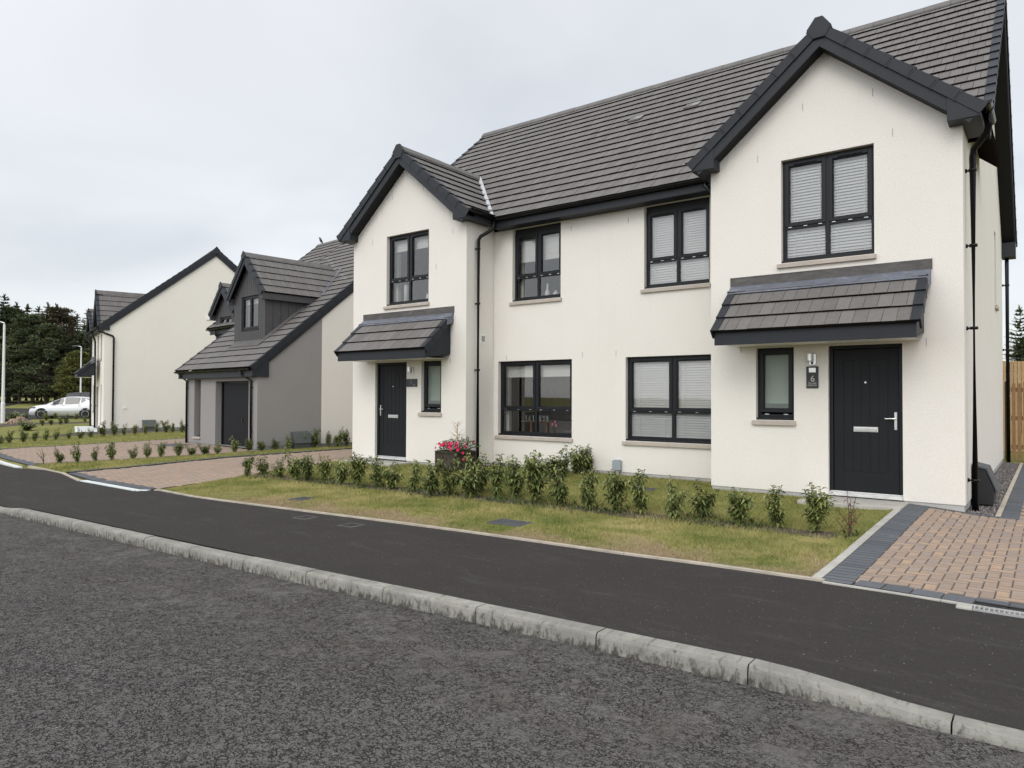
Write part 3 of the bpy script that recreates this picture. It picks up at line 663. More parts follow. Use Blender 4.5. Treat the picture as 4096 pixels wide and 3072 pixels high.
        for i in range(n):
            za, zc = lerp(zt, zb, i / n), lerp(zt, zb, (i + 1) / n); k = .008
            b_.hexa([(x0 + .04, yb - k - .012 * (i == n - 1), zc), (x1 - .04, yb - k - .012 * (i == n - 1), zc), (x1 - .04, yb + .01, zc), (x0 + .04, yb + .01, zc), (x0 + .04, yb, za), (x1 - .04, yb, za), (x1 - .04, yb + .01, za), (x0 + .04, yb + .01, za)])
        b_.build('blind', M['white_fabric'], f_)
        r_ = MB(); D_ = 2.6 if pad > .3 else 1.2; a, b, c, d = x0 - pad, x1 + pad, z0 - (.55 if pad > .3 else .1), z1 + (.25 if pad > .3 else .02)
        if blind == 'roman':
            for xa, xb in ((x0 + .055, x0 + .14),): r_.box(xa - .05, xb - .05, yb + .04, yb + .12, z0 + .05, zt - .06)
            cm = r_.build('curtain', M['white_fabric'], f_); r_ = MB()
        r_.face([(a, y1 + D_, c), (b, y1 + D_, c), (b, y1 + D_, d), (a, y1 + D_, d)]); r_.face([(a, y1 + .2, c), (a, y1 + D_, c), (a, y1 + D_, d), (a, y1 + .2, d)]); r_.face([(b, y1 + .2, c), (b, y1 + D_, c), (b, y1 + D_, d), (b, y1 + .2, d)])
        r_.face([(a, y1 + .2, c), (b, y1 + .2, c), (b, y1 + D_, c), (a, y1 + D_, c)]); r_.face([(a, y1 + .2, d), (b, y1 + .2, d), (b, y1 + D_, d), (a, y1 + D_, d)])
        r_.face([(a, y1 + .2, c), (b, y1 + .2, c), (b, y1 + .2, z0), (a, y1 + .2, z0)])
        r_.box(lerp(a, b, .55), lerp(a, b, .8), y1 + D_ - .05, y1 + D_ - .02, lerp(c, d, .45), lerp(c, d, .75)); r_.box(lerp(a, b, .1), lerp(a, b, .45), y1 + 1.6, y1 + 2.2, c, lerp(c, d, .35)); r_.box(lerp(a, b, .5), lerp(a, b, .95), y1 + .9, y1 + 1.5, c, lerp(c, d, .28))
        r_.build('room', M['room' if blind == 'roman' else 'room_dark'], f_)
    elif blind == 'dark':
        r_ = MB(); r_.box(x0 - .3, x1 + .3, y1 + .5, y1 + .55, z0 - .3, z1 + .3); r_.build('room', M['room_dark'], f_)
    return f_
def front_door(P, x0, x1, z1, yw, hinge_left, depth=.08):
    y0 = yw + depth; fr = .05; d = MB(); z0 = .062
    d.box(x0 + fr + .004, x1 - fr - .004, y0 + .012, y0 + .055, z0 + .004, z1 - fr - .004)
    px0, px1, pz0, pz1 = x0 + .19, x1 - .19, .335, 1.885; y_ = y0 + .012
    n = 5; wp = (px1 - px0) / n                                                  # raised planks between thin grooves
    for i in range(n): d.box(px0 + i * wp + .006, px0 + (i + 1) * wp - .006, y_ - .004, y_ - .0005, pz0 + .008, pz1 - .008)
    d.box(x0 + fr + .006, px0 - .008, y_ - .007, y_ - .0006, z0 + .006, z1 - fr - .006); d.box(px1 + .008, x1 - fr - .006, y_ - .007, y_ - .0006, z0 + .006, z1 - fr - .006)
    d.box(px0 - .008, px1 + .008, y_ - .007, y_ - .0006, z0 + .006, pz0 - .004); d.box(px0 - .008, px1 + .008, y_ - .007, y_ - .0006, pz1 + .004, z1 - fr - .006)
    o = d.build('door', M['door'], P, bevel=.003)
    f_ = MB(); f_.box(x0 + .001, x0 + fr, y0 - .02, y0 + .07, z0, z1 - .001); f_.box(x1 - fr, x1 - .001, y0 - .02, y0 + .07, z0, z1 - .001); f_.box(x0 + fr, x1 - fr, y0 - .02, y0 + .07, z1 - fr, z1 - .001)
    f_.build('door_frame', M['upvc'], o, bevel=.004)
    t = MB()
    for i, (a, b) in enumerate(((-.02, .018), (-.008, .034), (.004, .05))): t.box(x0 + .004, x1 - .004, yw + a + i * .001, y0 + .06, .002 + (b - .018) * 1.0, b)
    t.box(x0 + .004, x1 - .004, y0 - .015, y0 + .06, .0505, .061); t.build('threshold', M['alu'], o, bevel=.002)
    h = MB(); hx = x1 - fr - .045 if hinge_left else x0 + fr + .045; s_ = -1 if hinge_left else 1
    h.box(hx - .016, hx + .016, y_ - .016, y_ - .0072, .935, 1.172); h.tube([(hx, y_ - .012, 1.085), (hx, y_ - .052, 1.085), (hx + s_ * .03, y_ - .058, 1.085), (hx + s_ * .125, y_ - .058, 1.083)], .0095, 8); h.build('handle', M['steel'], o, smooth=False)
    xc = (x0 + x1) / 2; l_ = MB(); l_.box(xc - .155, xc + .155, y_ - .014, y_ - .0071, .895, .965); l_.box(xc - .135, xc + .135, y_ - .022, y_ - .0142, .908, .952); l_.build('letter_plate', M['steel'], o, bevel=.004)
    k = MB(); k.lathe([(.013, 0), (.013, .008), (.008, .010)], (xc + .0, y_ - .018, 1.58), 12, 'y'); k.build('spyhole', M['steel'], o)
    r_ = MB(); r_.box(x0 - .2, x1 + .2, y0 + .3, y0 + .34, 0, z1 + .1); r_.build('hall', M['room_dark'], o)
    return o
def canopy(P, x0, x1):
    mb = MB(); un = MB(); ye, ze, yt, zt = -.80, 2.30, -.10, 2.945; sl_ = (zt - ze) / (yt - ye); V = Vector((0, yt - ye, zt - ze)); Ln = V.length
    tiles(mb, (x0 + .06, ye, ze), (1, 0, 0), V, x1 - x0 - .12, Ln, g=.312, w=.168)
    tiles(MB(), (x0 + .06, ye, ze), (1, 0, 0), V, x1 - x0 - .12, Ln, g=.312, w=.168, under=un)
    o = mb.build('canopy', M['roof_tile'], P); un.build('tile_edge', M['tile_edge'], o)
    f_ = MB(); f_.box(x0 + .06, x1 - .09, -.745, -.718, 2.115, 2.315); f_.build('fascia', M['trim'], o, bevel=.003)
    v = MB(); verge(v, (x1 - .06, ye, ze), V, (1, 0, 0), Ln, .312); v.build('verge_trim', M['trim'], o); v = MB(); verge(v, (x0 + .06, ye, ze), V, (-1, 0, 0), Ln, .312); v.build('verge_trim', M['trim'], o)
    for xs in (x0 + .10, x1 - .13):
        c = MB(); c.prism([(xs, .004, 2.225), (xs, -.717, 2.125), (xs, -.717, 2.33), (xs, -.05, 2.945), (xs, .004, 2.945)], (.03, 0, 0)); c.build('side_panel', M['trim'], o)
    s_ = MB(); s_.face([(x0 + .13, -.717, 2.13), (x1 - .14, -.717, 2.13), (x1 - .14, -.004, 2.13), (x0 + .13, -.004, 2.13)]); s_.build('soffit', M['white_plastic'], o)
    a = MB(); xm = lerp(x0, x1, .46)
    for q0, q1, dz in ((x0 + .035, xm, 0), (xm + .004, x1 - .015, .004)):
        a.hexa([(q0, -.165, 2.925 + dz), (q1, -.165, 2.925 + dz), (q1, -.006, 3.052 + dz), (q0, -.006, 3.052 + dz), (q0, -.160, 2.932 + dz), (q1, -.160, 2.932 + dz), (q1, -.006, 3.060 + dz), (q0, -.006, 3.060 + dz)])
    a.hexa([(x1 - .05, -.19, 2.80), (x1 - .014, -.19, 2.80), (x1 - .014, -.003, 2.86), (x1 - .05, -.003, 2.86), (x1 - .05, -.17, 2.92), (x1 - .014, -.17, 2.92), (x1 - .014, -.003, 3.055), (x1 - .05, -.003, 3.055)])
    a.build('lead_apron', M['lead'], o)
    a = MB()
    for q0, q1, dz in ((x0 + .03, xm, 0), (xm + .005, x1, .003)): a.box(q0, q1, -.012 - dz, -.001, 3.052, 3.178 + dz)
    a.box(x0 + .03, x1, -.016, -.001, 3.1812, 3.192); a.build('lead_flashing', M['lead_old'], o)
    return o
def gable_roof(P, xc, hw, y0, y1, za, slope, wall_hw, zbox, foot=.15, boxes=True, xmax=99):
    """cross gable: tiles + bargeboards, ridge, boxed eaves"""
    mb = MB(); un = MB(); bb = MB(); ss = MB(); vt = MB(); Ln = hw * math.hypot(1, slope); ze = za - slope * hw
    for s_ in (-1, 1):
        tiles(mb, (xc + s_ * hw, y0 + .10, ze), (0, 1, 0), (-s_, 0, slope), y1 - y0 - .1, Ln, under=un, keep=None if xmax > 9 or s_ < 0 else (lambda u, v: xc + hw - v / math.hypot(1, slope) < xmax))
    o = mb.build('gable_roof', M['roof_tile'], P); un.build('tile_edge', M['tile_edge'], o)
    for s_ in (-1, 1):
        V = Vector((-s_, 0, slope)).normalized(); N = Vector((s_ * slope, 0, 1)).normalized(); O_ = Vector((xc + s_ * hw, y0 + .004 + (.0035 if s_ > 0 else 0), ze))
        cut = 0
        if s_ > 0 and xc + hw > xmax: cut = (xc + hw - xmax) * math.hypot(1, slope); O_ = O_ + V * cut
        Ln_ = Ln; Ln = Ln - cut
        v = MB(); verge(v, O_, V, (0, -1, 0), Ln, flange=.11, face=.105); v.build('verge_cap', M['trim'], o)
        b_ = MB(); frame_box(b_, O_, V, N, (0, -1, 0), .02, Ln + .03 * 0, -.235, -.02, -.235, -.02, -.024, .0); b_.build('bargeboard', M['trim'], o)
        q = MB(); frame_box(q, O_, V, N, (0, 1, 0), .30, Ln - .02, -.232, -.222, -.232, -.222, .022, -y0 + .03); q.build('soffit', M['soffit'], o)
        Ln = Ln_
        if boxes:
            xi = xc + s_ * (wall_hw - foot); xo = xc + s_ * (hw - .045); c = MB()
            top = lambda x: za - slope * abs(x - xc) - .09
            c.prism([(xi, y0 - .006, zbox), (xo, y0 - .006, zbox), (xo, y0 - .006, max(zbox + .03, top(xo))), (xi, y0 - .006, top(xi))], (0, -y0 + .006 - .001, 0))
            c.build('eaves_box', M['trim'], o, bevel=.004)
            c = MB(); xw = xc + s_ * (wall_hw + .002); a, b = sorted((xw, xo)); c.box(a, b, .0, .62, zbox + .002, zbox + .016); c.box(*sorted((xo - s_ * .02, xo - s_ * .001)), .0, .62, zbox + .016, zbox + .17); c.build('fascia', M['trim'], o)
            gt = MB(); gutter(gt, (xo + s_ * .058, y0 + .02, zbox + .175), (xo + s_ * .058, .60, zbox + .175)) if s_ > 0 else gutter(gt, (xo - .058, .60, zbox + .175), (xo - .058, y0 + .02, zbox + .175)); gt.build('gutter', M['gutter'], o)
    r_ = MB(); ridge(r_, (xc, y0 + .03, za + .075), (xc, y1, za + .075), slope=slope); r_.build('ridge_tiles', M['ridge_tile'], o)
    c = MB(); c.prism([(xc - .085, y0 - .03, za - .20), (xc + .085, y0 - .03, za - .20), (xc + .165, y0 - .03, za - .055), (xc + .05, y0 - .03, za + .10), (xc - .05, y0 - .03, za + .10), (xc - .165, y0 - .03, za - .055)], (0, .05, 0)); c.build('ridge_end_cap', M['trim'], o, bevel=.008)
    return o

# ------------------------------------------------------------------ house 1 : semi-detached pair
H = tag(empty('semi_detached_house', (0, 0, 0)), 'pair of white rendered houses with two gables, black windows and grey tiled roof, nearest', 'house')
GL, GR, GL2, GR2, DM = -11.776, -8.384, -3.342, 0.0, .88
XL, XR = (GL + GR) / 2, (GL2 + GR2) / 2
w1, w7, d1 = (-10.69, -9.42, 3.34, 4.86), (-9.62, -9.05, 1.035, 2.105), (-11.03, -10.05, 0, 2.1)
w3, w8, d2 = (-2.27, -1.03, 3.34, 4.86), (-2.645, -2.097, 1.035, 2.105), (-1.63, -.70, 0, 2.1)
w2, w4 = (-7.90, -6.72, 3.31, 4.80), (-4.93, -3.71, 3.31, 4.80)
w5, w6 = (-8.262, -6.458, .575, 2.096), (-5.302, -3.52, .575, 2.096)
b = MB()
wall_face(b, GL, GR, 0, 4.9, 0, (w1, w7, d1)); wall_face(b, GL2, GR2, 0, 4.9, 0, (w3, w8, d2)); wall_face(b, GR, GL2, 0, 4.80, DM, (w2, w4, w5, w6))
for xc in (XL, XR):
    hw = 1.676 if xc == XR else 1.696
    b.face([(xc - hw, 0, 4.9), (xc + hw, 0, 4.9), (xc + hw, 0, 4.99), (xc, 0, 6.42), (xc - hw, 0, 4.99)])
for x in (GR, GL2): b.face([(x, 0, 0), (x, DM, 0), (x, DM, 4.9), (x, 0, 4.9)])
for x in (GL, GR2):
    b.face([(x, 0, 0), (x, 9.2, 0), (x, 9.2, 4.9), (x, 0, 4.9)]) if x == GL else None
    b.face([(x, .45, 4.9), (x, 9.2, 4.9), (x, 9.2, 5.0), (x, 5.04, 8.62), (x, .9, 5.1)])
so_ = (6.45, 6.95, 3.24, 4.75)
ys = [0, so_[0], so_[1], 9.2]; zs = [0, so_[2], so_[3], 4.9]
for i in range(3):
    for j in range(3):
        if i == 1 and j == 1: continue
        b.face([(0, ys[i], zs[j]), (0, ys[i + 1], zs[j]), (0, ys[i + 1], zs[j + 1]), (0, ys[i], zs[j + 1])])
for y in so_[:2]: b.face([(0, y, so_[2]), (-.1, y, so_[2]), (-.1, y, so_[3]), (0, y, so_[3])])
for z in so_[2:]: b.face([(0, so_[0], z), (-.1, so_[0], z), (-.1, so_[1], z), (0, so_[1], z)])
b.face([(GL, 9.2, 0), (GR2, 9.2, 0), (GR2, 9.2, 4.9), (GL, 9.2, 4.9)])
b.build('wall', M['render_white'], H)
sw = MB(); sw.box(-.10, -.06, so_[0], so_[1], so_[2], so_[3]); swo = sw.build('window', M['upvc'], H)
sw = MB(); sw.box(-.03, .045, so_[0] - .05, so_[1] + .05, so_[2] - .07, so_[2] - .002); sw.build('sill', M['stone'], swo)
p = MB(); k = .012
for a, c, y in ((GL, d1[0], 0), (d1[1], GR, 0), (GL2, d2[0], 0), (d2[1], GR2, 0), (GR, GL2, DM)): p.box(a + k, c - (k if c in (GR, GR2, GL2) else 0), y + k, y + .12, -.6, -.003)
p.box(-.12, -k, .14, 9.2 - k, -.6, -.003); p.box(GL + k, GL + .12, .14, 9.2 - k, -.6, -.003)
p.box(GR - .1, GR - k, .14, DM, -.6, -.003); p.box(GL2 + k, GL2 + .1, .14, DM, -.6, -.003)
p.build('plinth', M['plinth_light'], H)
pc = MB()
for q in ((GL, 0), (GL2, 0), (GR2, 0), (GR, 0)): pass
j = MB(); j.box(-5.853, -5.843, DM - .002, DM + .01, 0, 4.78); j.build('movement_joint', M['render_cream'], H); j = MB(); j.box(-8.372, -8.362, DM - .012, DM + .002, 0, 4.78); j.build('movement_joint', M['render_cream'], H)
for i, (w, y, bl, tg, sj) in enumerate(((w1, 0, 'roman', 0, 0), (w3, 0, 'venetian', 0, 0), (w2, DM, 'roman', .10, 0), (w4, DM, 'venetian', .10, 0), (w5, DM, 'roman', 0, 1), (w6, DM, 'venetian', 0, 1))):
    window(H, *w, y, blind=bl, top_gap=tg, seed=3 if i == 2 else i + 10, sill_joint=bool(sj))
window(H, *w7, 0, kind='single', blind='frost', seed=20); window(H, *w8, 0, kind='single', blind='frost', seed=21)
front_door(H, d1[0], d1[1], 2.1, 0, False); front_door(H, d2[0], d2[1], 2.1, 0, True)
canopy(H, -11.46, -8.70); canopy(H, -3.06, -.345)
# main roof
SL = .86; ze, ye, yr = 4.98, .50, 5.04; zr = ze + SL * (yr - ye); Ln = math.hypot(yr - ye, zr - ze); x0, x1 = GL - .34, .34
mb = MB(); un = MB()
tiles(mb, (x0 + .08, ye, ze), (1, 0, 0), (0, 1, SL), x1 - x0 - .16, Ln, under=un); tiles(mb, (x0 + .08, 2 * yr - ye, ze), (1, 0, 0), (0, -1, SL), x1 - x0 - .16, Ln, under=un)
ro = mb.build('roof', M['roof_tile'], H); un.build('tile_edge', M['tile_edge'], ro)
r_ = MB(); ridge(r_, (x0 + .02, yr, zr + .07), (x1 - .02, yr, zr + .07), slope=SL); r_.build('ridge_tiles', M['ridge_tile'], ro)
for xs, s_ in ((x0 + .08, -1), (x1 - .08, 1)):
    for O_, V in ((Vector((xs, ye, ze)), Vector((0, 1, SL))), (Vector((xs, 2 * yr - ye, ze)), Vector((0, -1, SL)))):
        v = MB(); verge(v, O_, V, (s_, 0, 0), Ln); v.build('verge_cap', M['trim'], ro)
        V = V.normalized(); N = Vector((0, -V.y * 0, 0)); N = Vector((1, 0, 0)).cross(V); N = N if N.z > 0 else -N
        bd = MB(); frame_box(bd, O_ + Vector((s_ * -.0, 0, 0)), V, N, (s_, 0, 0), .0 if V.y < 0 else .1, Ln, -.26, -.02, -.26, -.02, -.025, .0); bd.build('bargeboard', M['trim'], ro)
        sf = MB(); frame_box(sf, O_, V, N, (s_, 0, 0), .1, Ln - .02, -.255, -.245, -.255, -.245, -.30, -.026); sf.build('soffit', M['soffit'], ro)
c = MB(); c.box(.0, .262, 9.1, 9.53, 4.62, 4.95); c.build('eaves_box', M['trim'], ro)
fs = MB(); fs.box(GR + .2, GL2 - .2, .590, .612, 4.80, 4.985); fs.box(GR + .2, GL2 - .2, .612, DM + .08, 4.803, 4.815); fs.build('fascia', M['trim'], ro)
gt = MB(); gutter(gt, (GR + .33, .535, 4.985), (GL2 - .30, .535, 4.985)); gt.build('gutter', M['gutter'], ro)
gable_roof(H, XL, 1.95, -.25, 2.75, 6.60, .84, 1.696, 4.868); gable_roof(H, XR, 1.93, -.25, 2.75, 6.60, .84, 1.676, 4.868)
# valley lead
yv = lambda z: ye + (z - ze) / SL
for xc, hw, s_ in ((XL, 1.95, 1), (XR, 1.93, -1)):
    vl = MB(); A = Vector((xc + s_ * (6.6 - 5.02) / .84, yv(5.02), 5.05)); B = Vector((xc, yv(6.62), 6.67)); dd = Vector((.075 * s_, 0, .004)); vl.face([A - dd, A + dd, B + dd * .7, B - dd * .7]); vl.build('valley_lead', M['galv'], ro)
for q in ((-6.42, 3.46), (-5.07, 3.40)):
    z = ze + SL * (q[1] - ye); V = Vector((0, 1, SL)).normalized(); N = Vector((0, -SL, 1)).normalized(); v = MB(); frame_box(v, (q[0], q[1], z), V, N, (1, 0, 0), -.12, .16, .03, .06, .02, .034, -.16, .16); o = v.build('roof_vent', M['ridge_tile'], ro)
    v = MB(); frame_box(v, (q[0], q[1], z), V, N, (1, 0, 0), -.124, -.1205, .034, .055, .034, .055, -.13, .13); frame_box(v, (q[0], q[1], z), V, N, (1, 0, 0), -.10, .14, .0608, .063, .0355, .038, -.02, .155); v.build('vent_grille', M['plinth'], o)
# downpipes
d = MB(); downpipe(d, [(-8.10, .52, 4.95), (-8.10, .50, 4.80), (-8.13, .44, 4.72), (-8.27, .30, 4.60), (-8.30, .27, 4.52), (-8.30, .27, -.1)], .036, (4.35, 3.24, 1.90), (-1, 0, 0)); d.build('downpipe', M['gutter'], H, smooth=True)
d = MB(); downpipe(d, [(.275, .12, 5.0), (.275, .12, 4.86), (.255, .15, 4.77), (.10, .29, 4.62), (.085, .30, 4.52), (.085, .30, -.13)], .041, (4.35, 3.36, 2.28, .30), (-.8, 0, 0)); d.build('downpipe', M['gutter'], H, smooth=True)
d = MB(); downpipe(d, [(.09, 9.4, 4.75), (.09, 9.33, 4.5), (.09, 9.33, -.1)], .041, (4.0, 2.5), (-.8, 0, 0)); d.build('downpipe', M['gutter'], H, smooth=True)
d = MB(); d.tube([(-3.60, .50, 4.94), (-3.60, .42, 4.82), (-3.48, .30, 4.72), (-3.40, .30, 4.60), (-3.385, .35, 4.5), (-3.385, .35, -.1)], .034, 12); d.build('downpipe', M['gutter'], H, smooth=True)
for x, z in ((-1.04, 5.56), (-.80, 4.95), (-1.96, 5.58), (-2.61, 4.95), (-.42, 2.10), (-2.87, 2.10), (-9.59, 5.75), (-10.52, 5.70), (-11.15, 4.80), (-8.75, 4.72), (-8.80, 2.10), (-9.21, 4.05)):
    v = MB(); v.box(x - .006, x + .006, -.003, .01, z - .055, z + .055); v.build('weep_vent', M['plinth_light'], H)
for x, z in ((-6.48, 4.62), (-5.25, 4.60), (-6.22, 2.17), (-5.5, 2.17), (-8.04, 2.17)):
    v = MB(); v.box(x - .006, x + .006, DM - .003, DM + .01, z - .05, z + .05); v.build('weep_vent', M['plinth_light'], H)
v = MB(); v.box(GR - .001, GR + .012, .45, .59, 2.45, 2.64); vo = v.build('air_vent', M['white_plastic'], H, bevel=.003)
v = MB()
for i in range(6): v.box(GR + .0121, GR + .016, .47 + i * .018, .478 + i * .018, 2.49, 2.61)
v.build('grille', M['plinth'], vo)
def meter(x, z, label):
    o = empty('meter_cabinet', (x, DM, -.06)); tag(o, label, 'meter box')
    v = MB(); v.box(-.085, .085, -.075, -.001, z + .06, z + .24); v.box(-.06, .06, -.06, -.002, z + .24, z + .252); v.build('cabinet', M['grey_plastic'], o, bevel=.01)
    v = MB(); v.box(-.03, .035, -.05, -.001, 0, z + .06); v.build('duct', M['galv'], o, bevel=.004)
meter(-5.455, .03, 'small grey box on the white wall beside the joint, behind the hedge'); meter(-6.28, .03, 'small grey box on the white wall half hidden behind tall laurels')
# wall lights and number signs
def wall_light(x, z, label):
    o = empty('wall_light', (x, 0, z)); tag(o, label, 'wall light', 'wall lights beside the front doors')
    v = MB(); v.box(-.035, .055, -.022, -.001, -.16, .0); v.build('back_plate', M['steel'], o, bevel=.003)
    v = MB(); v.lathe([(.036, -.105), (.038, -.10), (.038, 0), (.034, .004)], (-.015, -.062, 0), 16); v.build('lamp_body', M['steel'], o, smooth=False)
    v = MB(); v.lathe([(.019, 0), (.017, -.008), (.009, -.014)], (.005, -.022, -.132), 12, 'y'); v.build('sensor', M['black_plastic'], o)
wall_light(-1.845, 1.993, 'steel wall light with motion sensor above the upright number 6 sign'); wall_light(-9.905, 1.985, 'steel wall light with motion sensor above the wide number 8 sign')
def text(body, size, loc, mat, P, name, ext=.0015):
    c = bpy.data.curves.new(name, 'FONT'); c.body = body; c.size = size; c.extrude = ext; c.align_x = 'CENTER'; c.resolution_u = 4
    o = bpy.data.objects.new(name, c); COL.objects.link(o); o.parent = P; o.location = loc; o.rotation_euler = (R(90), 0, 0); c.materials.append(mat)
    me = bpy.data.meshes.new_from_object(o); o2 = bpy.data.objects.new(name, me); COL.objects.link(o2); o2.parent = P; o2.location = loc; o2.rotation_euler = (R(90), 0, 0); bpy.data.objects.remove(o); o2.name = name; return o2
simple('slate', (.018, .022, .026), .45, var=.15); simple('etched', (.55, .53, .48), .5)
o = tag(empty('house_sign', (-1.84, 0, 1.50)), 'upright dark slate sign with number 6 beside the right front door', 'sign')
v = MB(); v.box(-.082, .082, -.014, -.001, 0, .315); v.build('plaque', M['slate'], o, bevel=.003)
v = MB(); v.box(-.045, .05, -.022, -.0142, .225, .295); v.build('solar_light', M['steel'], o, bevel=.006)
text('6', .125, (.005, -.0155, .098), M['etched'], o, 'number'); text('GULLANE', .026, (0, -.0155, .058), M['etched'], o, 'street_name'); text('CRESCENT', .026, (0, -.0155, .032), M['etched'], o, 'street_name')
v = MB(); v.box(-.055, .055, -.0158, -.0142, .087, .090); v.build('rule_line', M['etched'], o)
o = tag(empty('house_sign', (-9.88, 0, 1.57)), 'wide dark slate sign with number 8 beside the left front door', 'sign')
v = MB(); v.box(-.155, .155, -.022, -.001, 0, .165); v.build('plaque', M['slate'], o, bevel=.004)
simple('etched_dim', (.12, .12, .12), .4); text('8', .11, (-.01, -.0235, .065), M['etched_dim'], o, 'number'); v = MB(); v.box(.03, .11, -.0238, -.0222, .040, .044); v.build('rule_line', M['etched'], o)
# gas meter boxes
def gas_box(loc, rz, label, w=.55):
    o = empty('gas_meter_box', loc, rz); tag(o, label, 'meter box', 'gas meter boxes beside the houses')
    v = MB(); v.prism([(.0, 0, 0), (.235, 0, 0), (.255, 0, .20), (.155, 0, .47), (0, 0, .51)], (0, w, 0)); v.build('body', M['black_plastic'], o, bevel=.008)
    v = MB(); v.prism([(.275, -.02, .17), (.285, -.02, .195), (.175, -.02, .50), (.0, -.02, .545), (.0, -.02, .515), (.158, -.02, .475)], (0, w + .04, 0)); v.build('lid', M['lid_grey'], o, bevel=.006)
    return o
gas_box((.012, .84, -.075), 0, 'black gas meter box with sloping grey lid beside the gravel strip')

# ------------------------------------------------------------------ house 2 : garage wing with dormers
H2 = tag(empty('dormer_house', (-18.21, 1.76, -.27), R(-6)), 'house with grey garage wing, low sweeping roof and dormers, behind the left gable', 'house')
gd, sw_ = (-2.84, -.55, .03, 2.11), (-4.48, -3.98, .24, 2.19); S2 = .824; z2 = lambda y: 2.50 + S2 * (y + .25)
b = MB(); wall_face(b, -5.10, 0, .10, 2.40, 0, (gd,), .26); 
b = MB(); wall_face(b, -5.10, 0, .10, 2.40, 0, (gd, sw_), .26); b.face([(0, 0, .1), (0, 2.2, .1), (0, 2.2, z2(2.2) - .18), (0, 0, 2.40)]); b.face([(-5.1, 0, .1), (-5.1, 2.3, .1), (-5.1, 2.3, z2(2.2) - .18), (-5.1, 0, 2.4)]); b.build('garage_wall', M['render_grey'], H2)
b = MB(); b.face([(.004, 2.2, .1), (.004, 14, .1), (.004, 14, 2.5), (.004, 6.93, z2(6.93) - .2), (.004, 2.2, z2(2.2) - .18)]); b.face([(0, 2.2, .1), (.004, 2.2, .1), (.004, 2.2, 4.3), (0, 2.2, 4.3)])
wall_face(b, -8, -5.1, .1, 4.2, 2.3); b.face([(-8, 2.3, .1), (-8, 14, .1), (-8, 14, 2.5), (-8, 6.93, 8.2), (-8, 2.3, 4.3)]); b.build('house_wall', M['render_cream'], H2)
p = MB(); p.box(-5.09, gd[0], .012, .1, -.3, .098); p.box(gd[1], -.012, .012, .1, -.3, .098); p.box(-.1, -.008, .1, 14, -.3, .098); p.build('plinth', M['plinth'], H2)
g_ = MB(); a, c_, z0_, z1_ = gd
g_.box(a + .001, a + .07, .20, .27, z0_, z1_); g_.box(c_ - .07, c_ - .001, .20, .27, z0_, z1_); g_.box(a + .07, c_ - .07, .20, .27, z1_ - .07, z1_ - .001)
go = g_.build('garage_door', M['upvc'], H2)
n = 22; g_ = MB()
for i in range(n):
    xa = lerp(a + .07, c_ - .07, i / n); xb = lerp(a + .07, c_ - .07, (i + 1) / n); xm_ = (xa + xb) / 2
    g_.face([(xa, .268, z0_), (xm_, .235, z0_), (xm_, .235, z1_ - .07), (xa, .268, z1_ - .07)]); g_.face([(xm_, .235, z0_), (xb, .268, z0_), (xb, .268, z1_ - .07), (xm_, .235, z1_ - .07)])
g_.build('door_leaf', M['upvc'], go); g_ = MB(); g_.box(lerp(a, c_, .62) - .03, lerp(a, c_, .62) + .03, .215, .233, .80, .92); g_.build('handle', M['black_plastic'], go)
window(H2, *sw_, 0, depth=.20, kind='single', blind='dark', seed=30)
Y2, Z2 = 6.93, z2(6.93); mb = MB(); un = MB(); V2 = (0, 1, S2); L2 = math.hypot(Y2 + .25, Z2 - 2.5)
tiles(mb, (-5.45, -.25, 2.50), (1, 0, 0), V2, 5.50, L2, under=un, keep=lambda u, v: not (2.15 < u < 4.15 and 1.50 < v < 2.5) or True)
yq = 1.95; tiles(mb, (-7.98, yq, z2(yq)), (1, 0, 0), V2, 2.53, math.hypot(Y2 - yq, Z2 - z2(yq)), under=un)
tiles(mb, (-7.98, 2 * Y2 + .25, 2.5), (1, 0, 0), (0, -1, S2), 8.03, L2, under=un)
ro = mb.build('roof', M['roof_tile'], H2); un.build('tile_edge', M['tile_edge'], ro)
r_ = MB(); ridge(r_, (-8.0, Y2, Z2 + .07), (.12, Y2, Z2 + .07), slope=S2); r_.build('ridge_tiles', M['ridge_tile'], ro)
for O_, V, s_, LL in ((Vector((.05, -.25, 2.5)), Vector((0, 1, S2)), 1, L2), (Vector((.05, 2 * Y2 + .25, 2.5)), Vector((0, -1, S2)), 1, L2), (Vector((-5.45, -.25, 2.5)), Vector((0, 1, S2)), -1, 2.8), (Vector((-7.98, yq, z2(yq))), Vector((0, 1, S2)), -1, math.hypot(Y2 - yq, Z2 - z2(yq)))):
    v = MB(); verge(v, O_, V, (s_, 0, 0), LL, face=.15); v.build('verge_cap', M['trim'], ro)
    V = V.normalized(); N = Vector((1, 0, 0)).cross(V); N = N if N.z > 0 else -N
    bd = MB(); frame_box(bd, O_, V, N, (s_, 0, 0), .02, LL, -.25, -.02, -.25, -.02, -.06, .0); bd.build('bargeboard', M['trim'], ro)
c = MB(); c.prism([(.056, -.20, 2.22), (.056, .34, 2.22), (.056, .34, 2.80), (.056, -.20, 2.40)], (-.055, 0, 0)); c.build('eaves_box', M['trim'], ro)
f_ = MB(); f_.box(-5.38, .0, -.19, -.165, 2.22, 2.46); f_.box(-5.38, 0, -.165, .0, 2.222, 2.236); f_.box(-7.9, -5.1, yq + .07, yq + .09, z2(yq) - .26, z2(yq) - .02); f_.build('fascia', M['trim'], ro)
gt = MB(); gutter(gt, (-5.47, -.255, 2.47), (-.02, -.255, 2.47), .062, .55); gutter(gt, (-8.0, yq - .01, z2(yq) - .03), (-5.2, yq - .01, z2(yq) - .03)); gt.build('gutter', M['gutter'], ro)
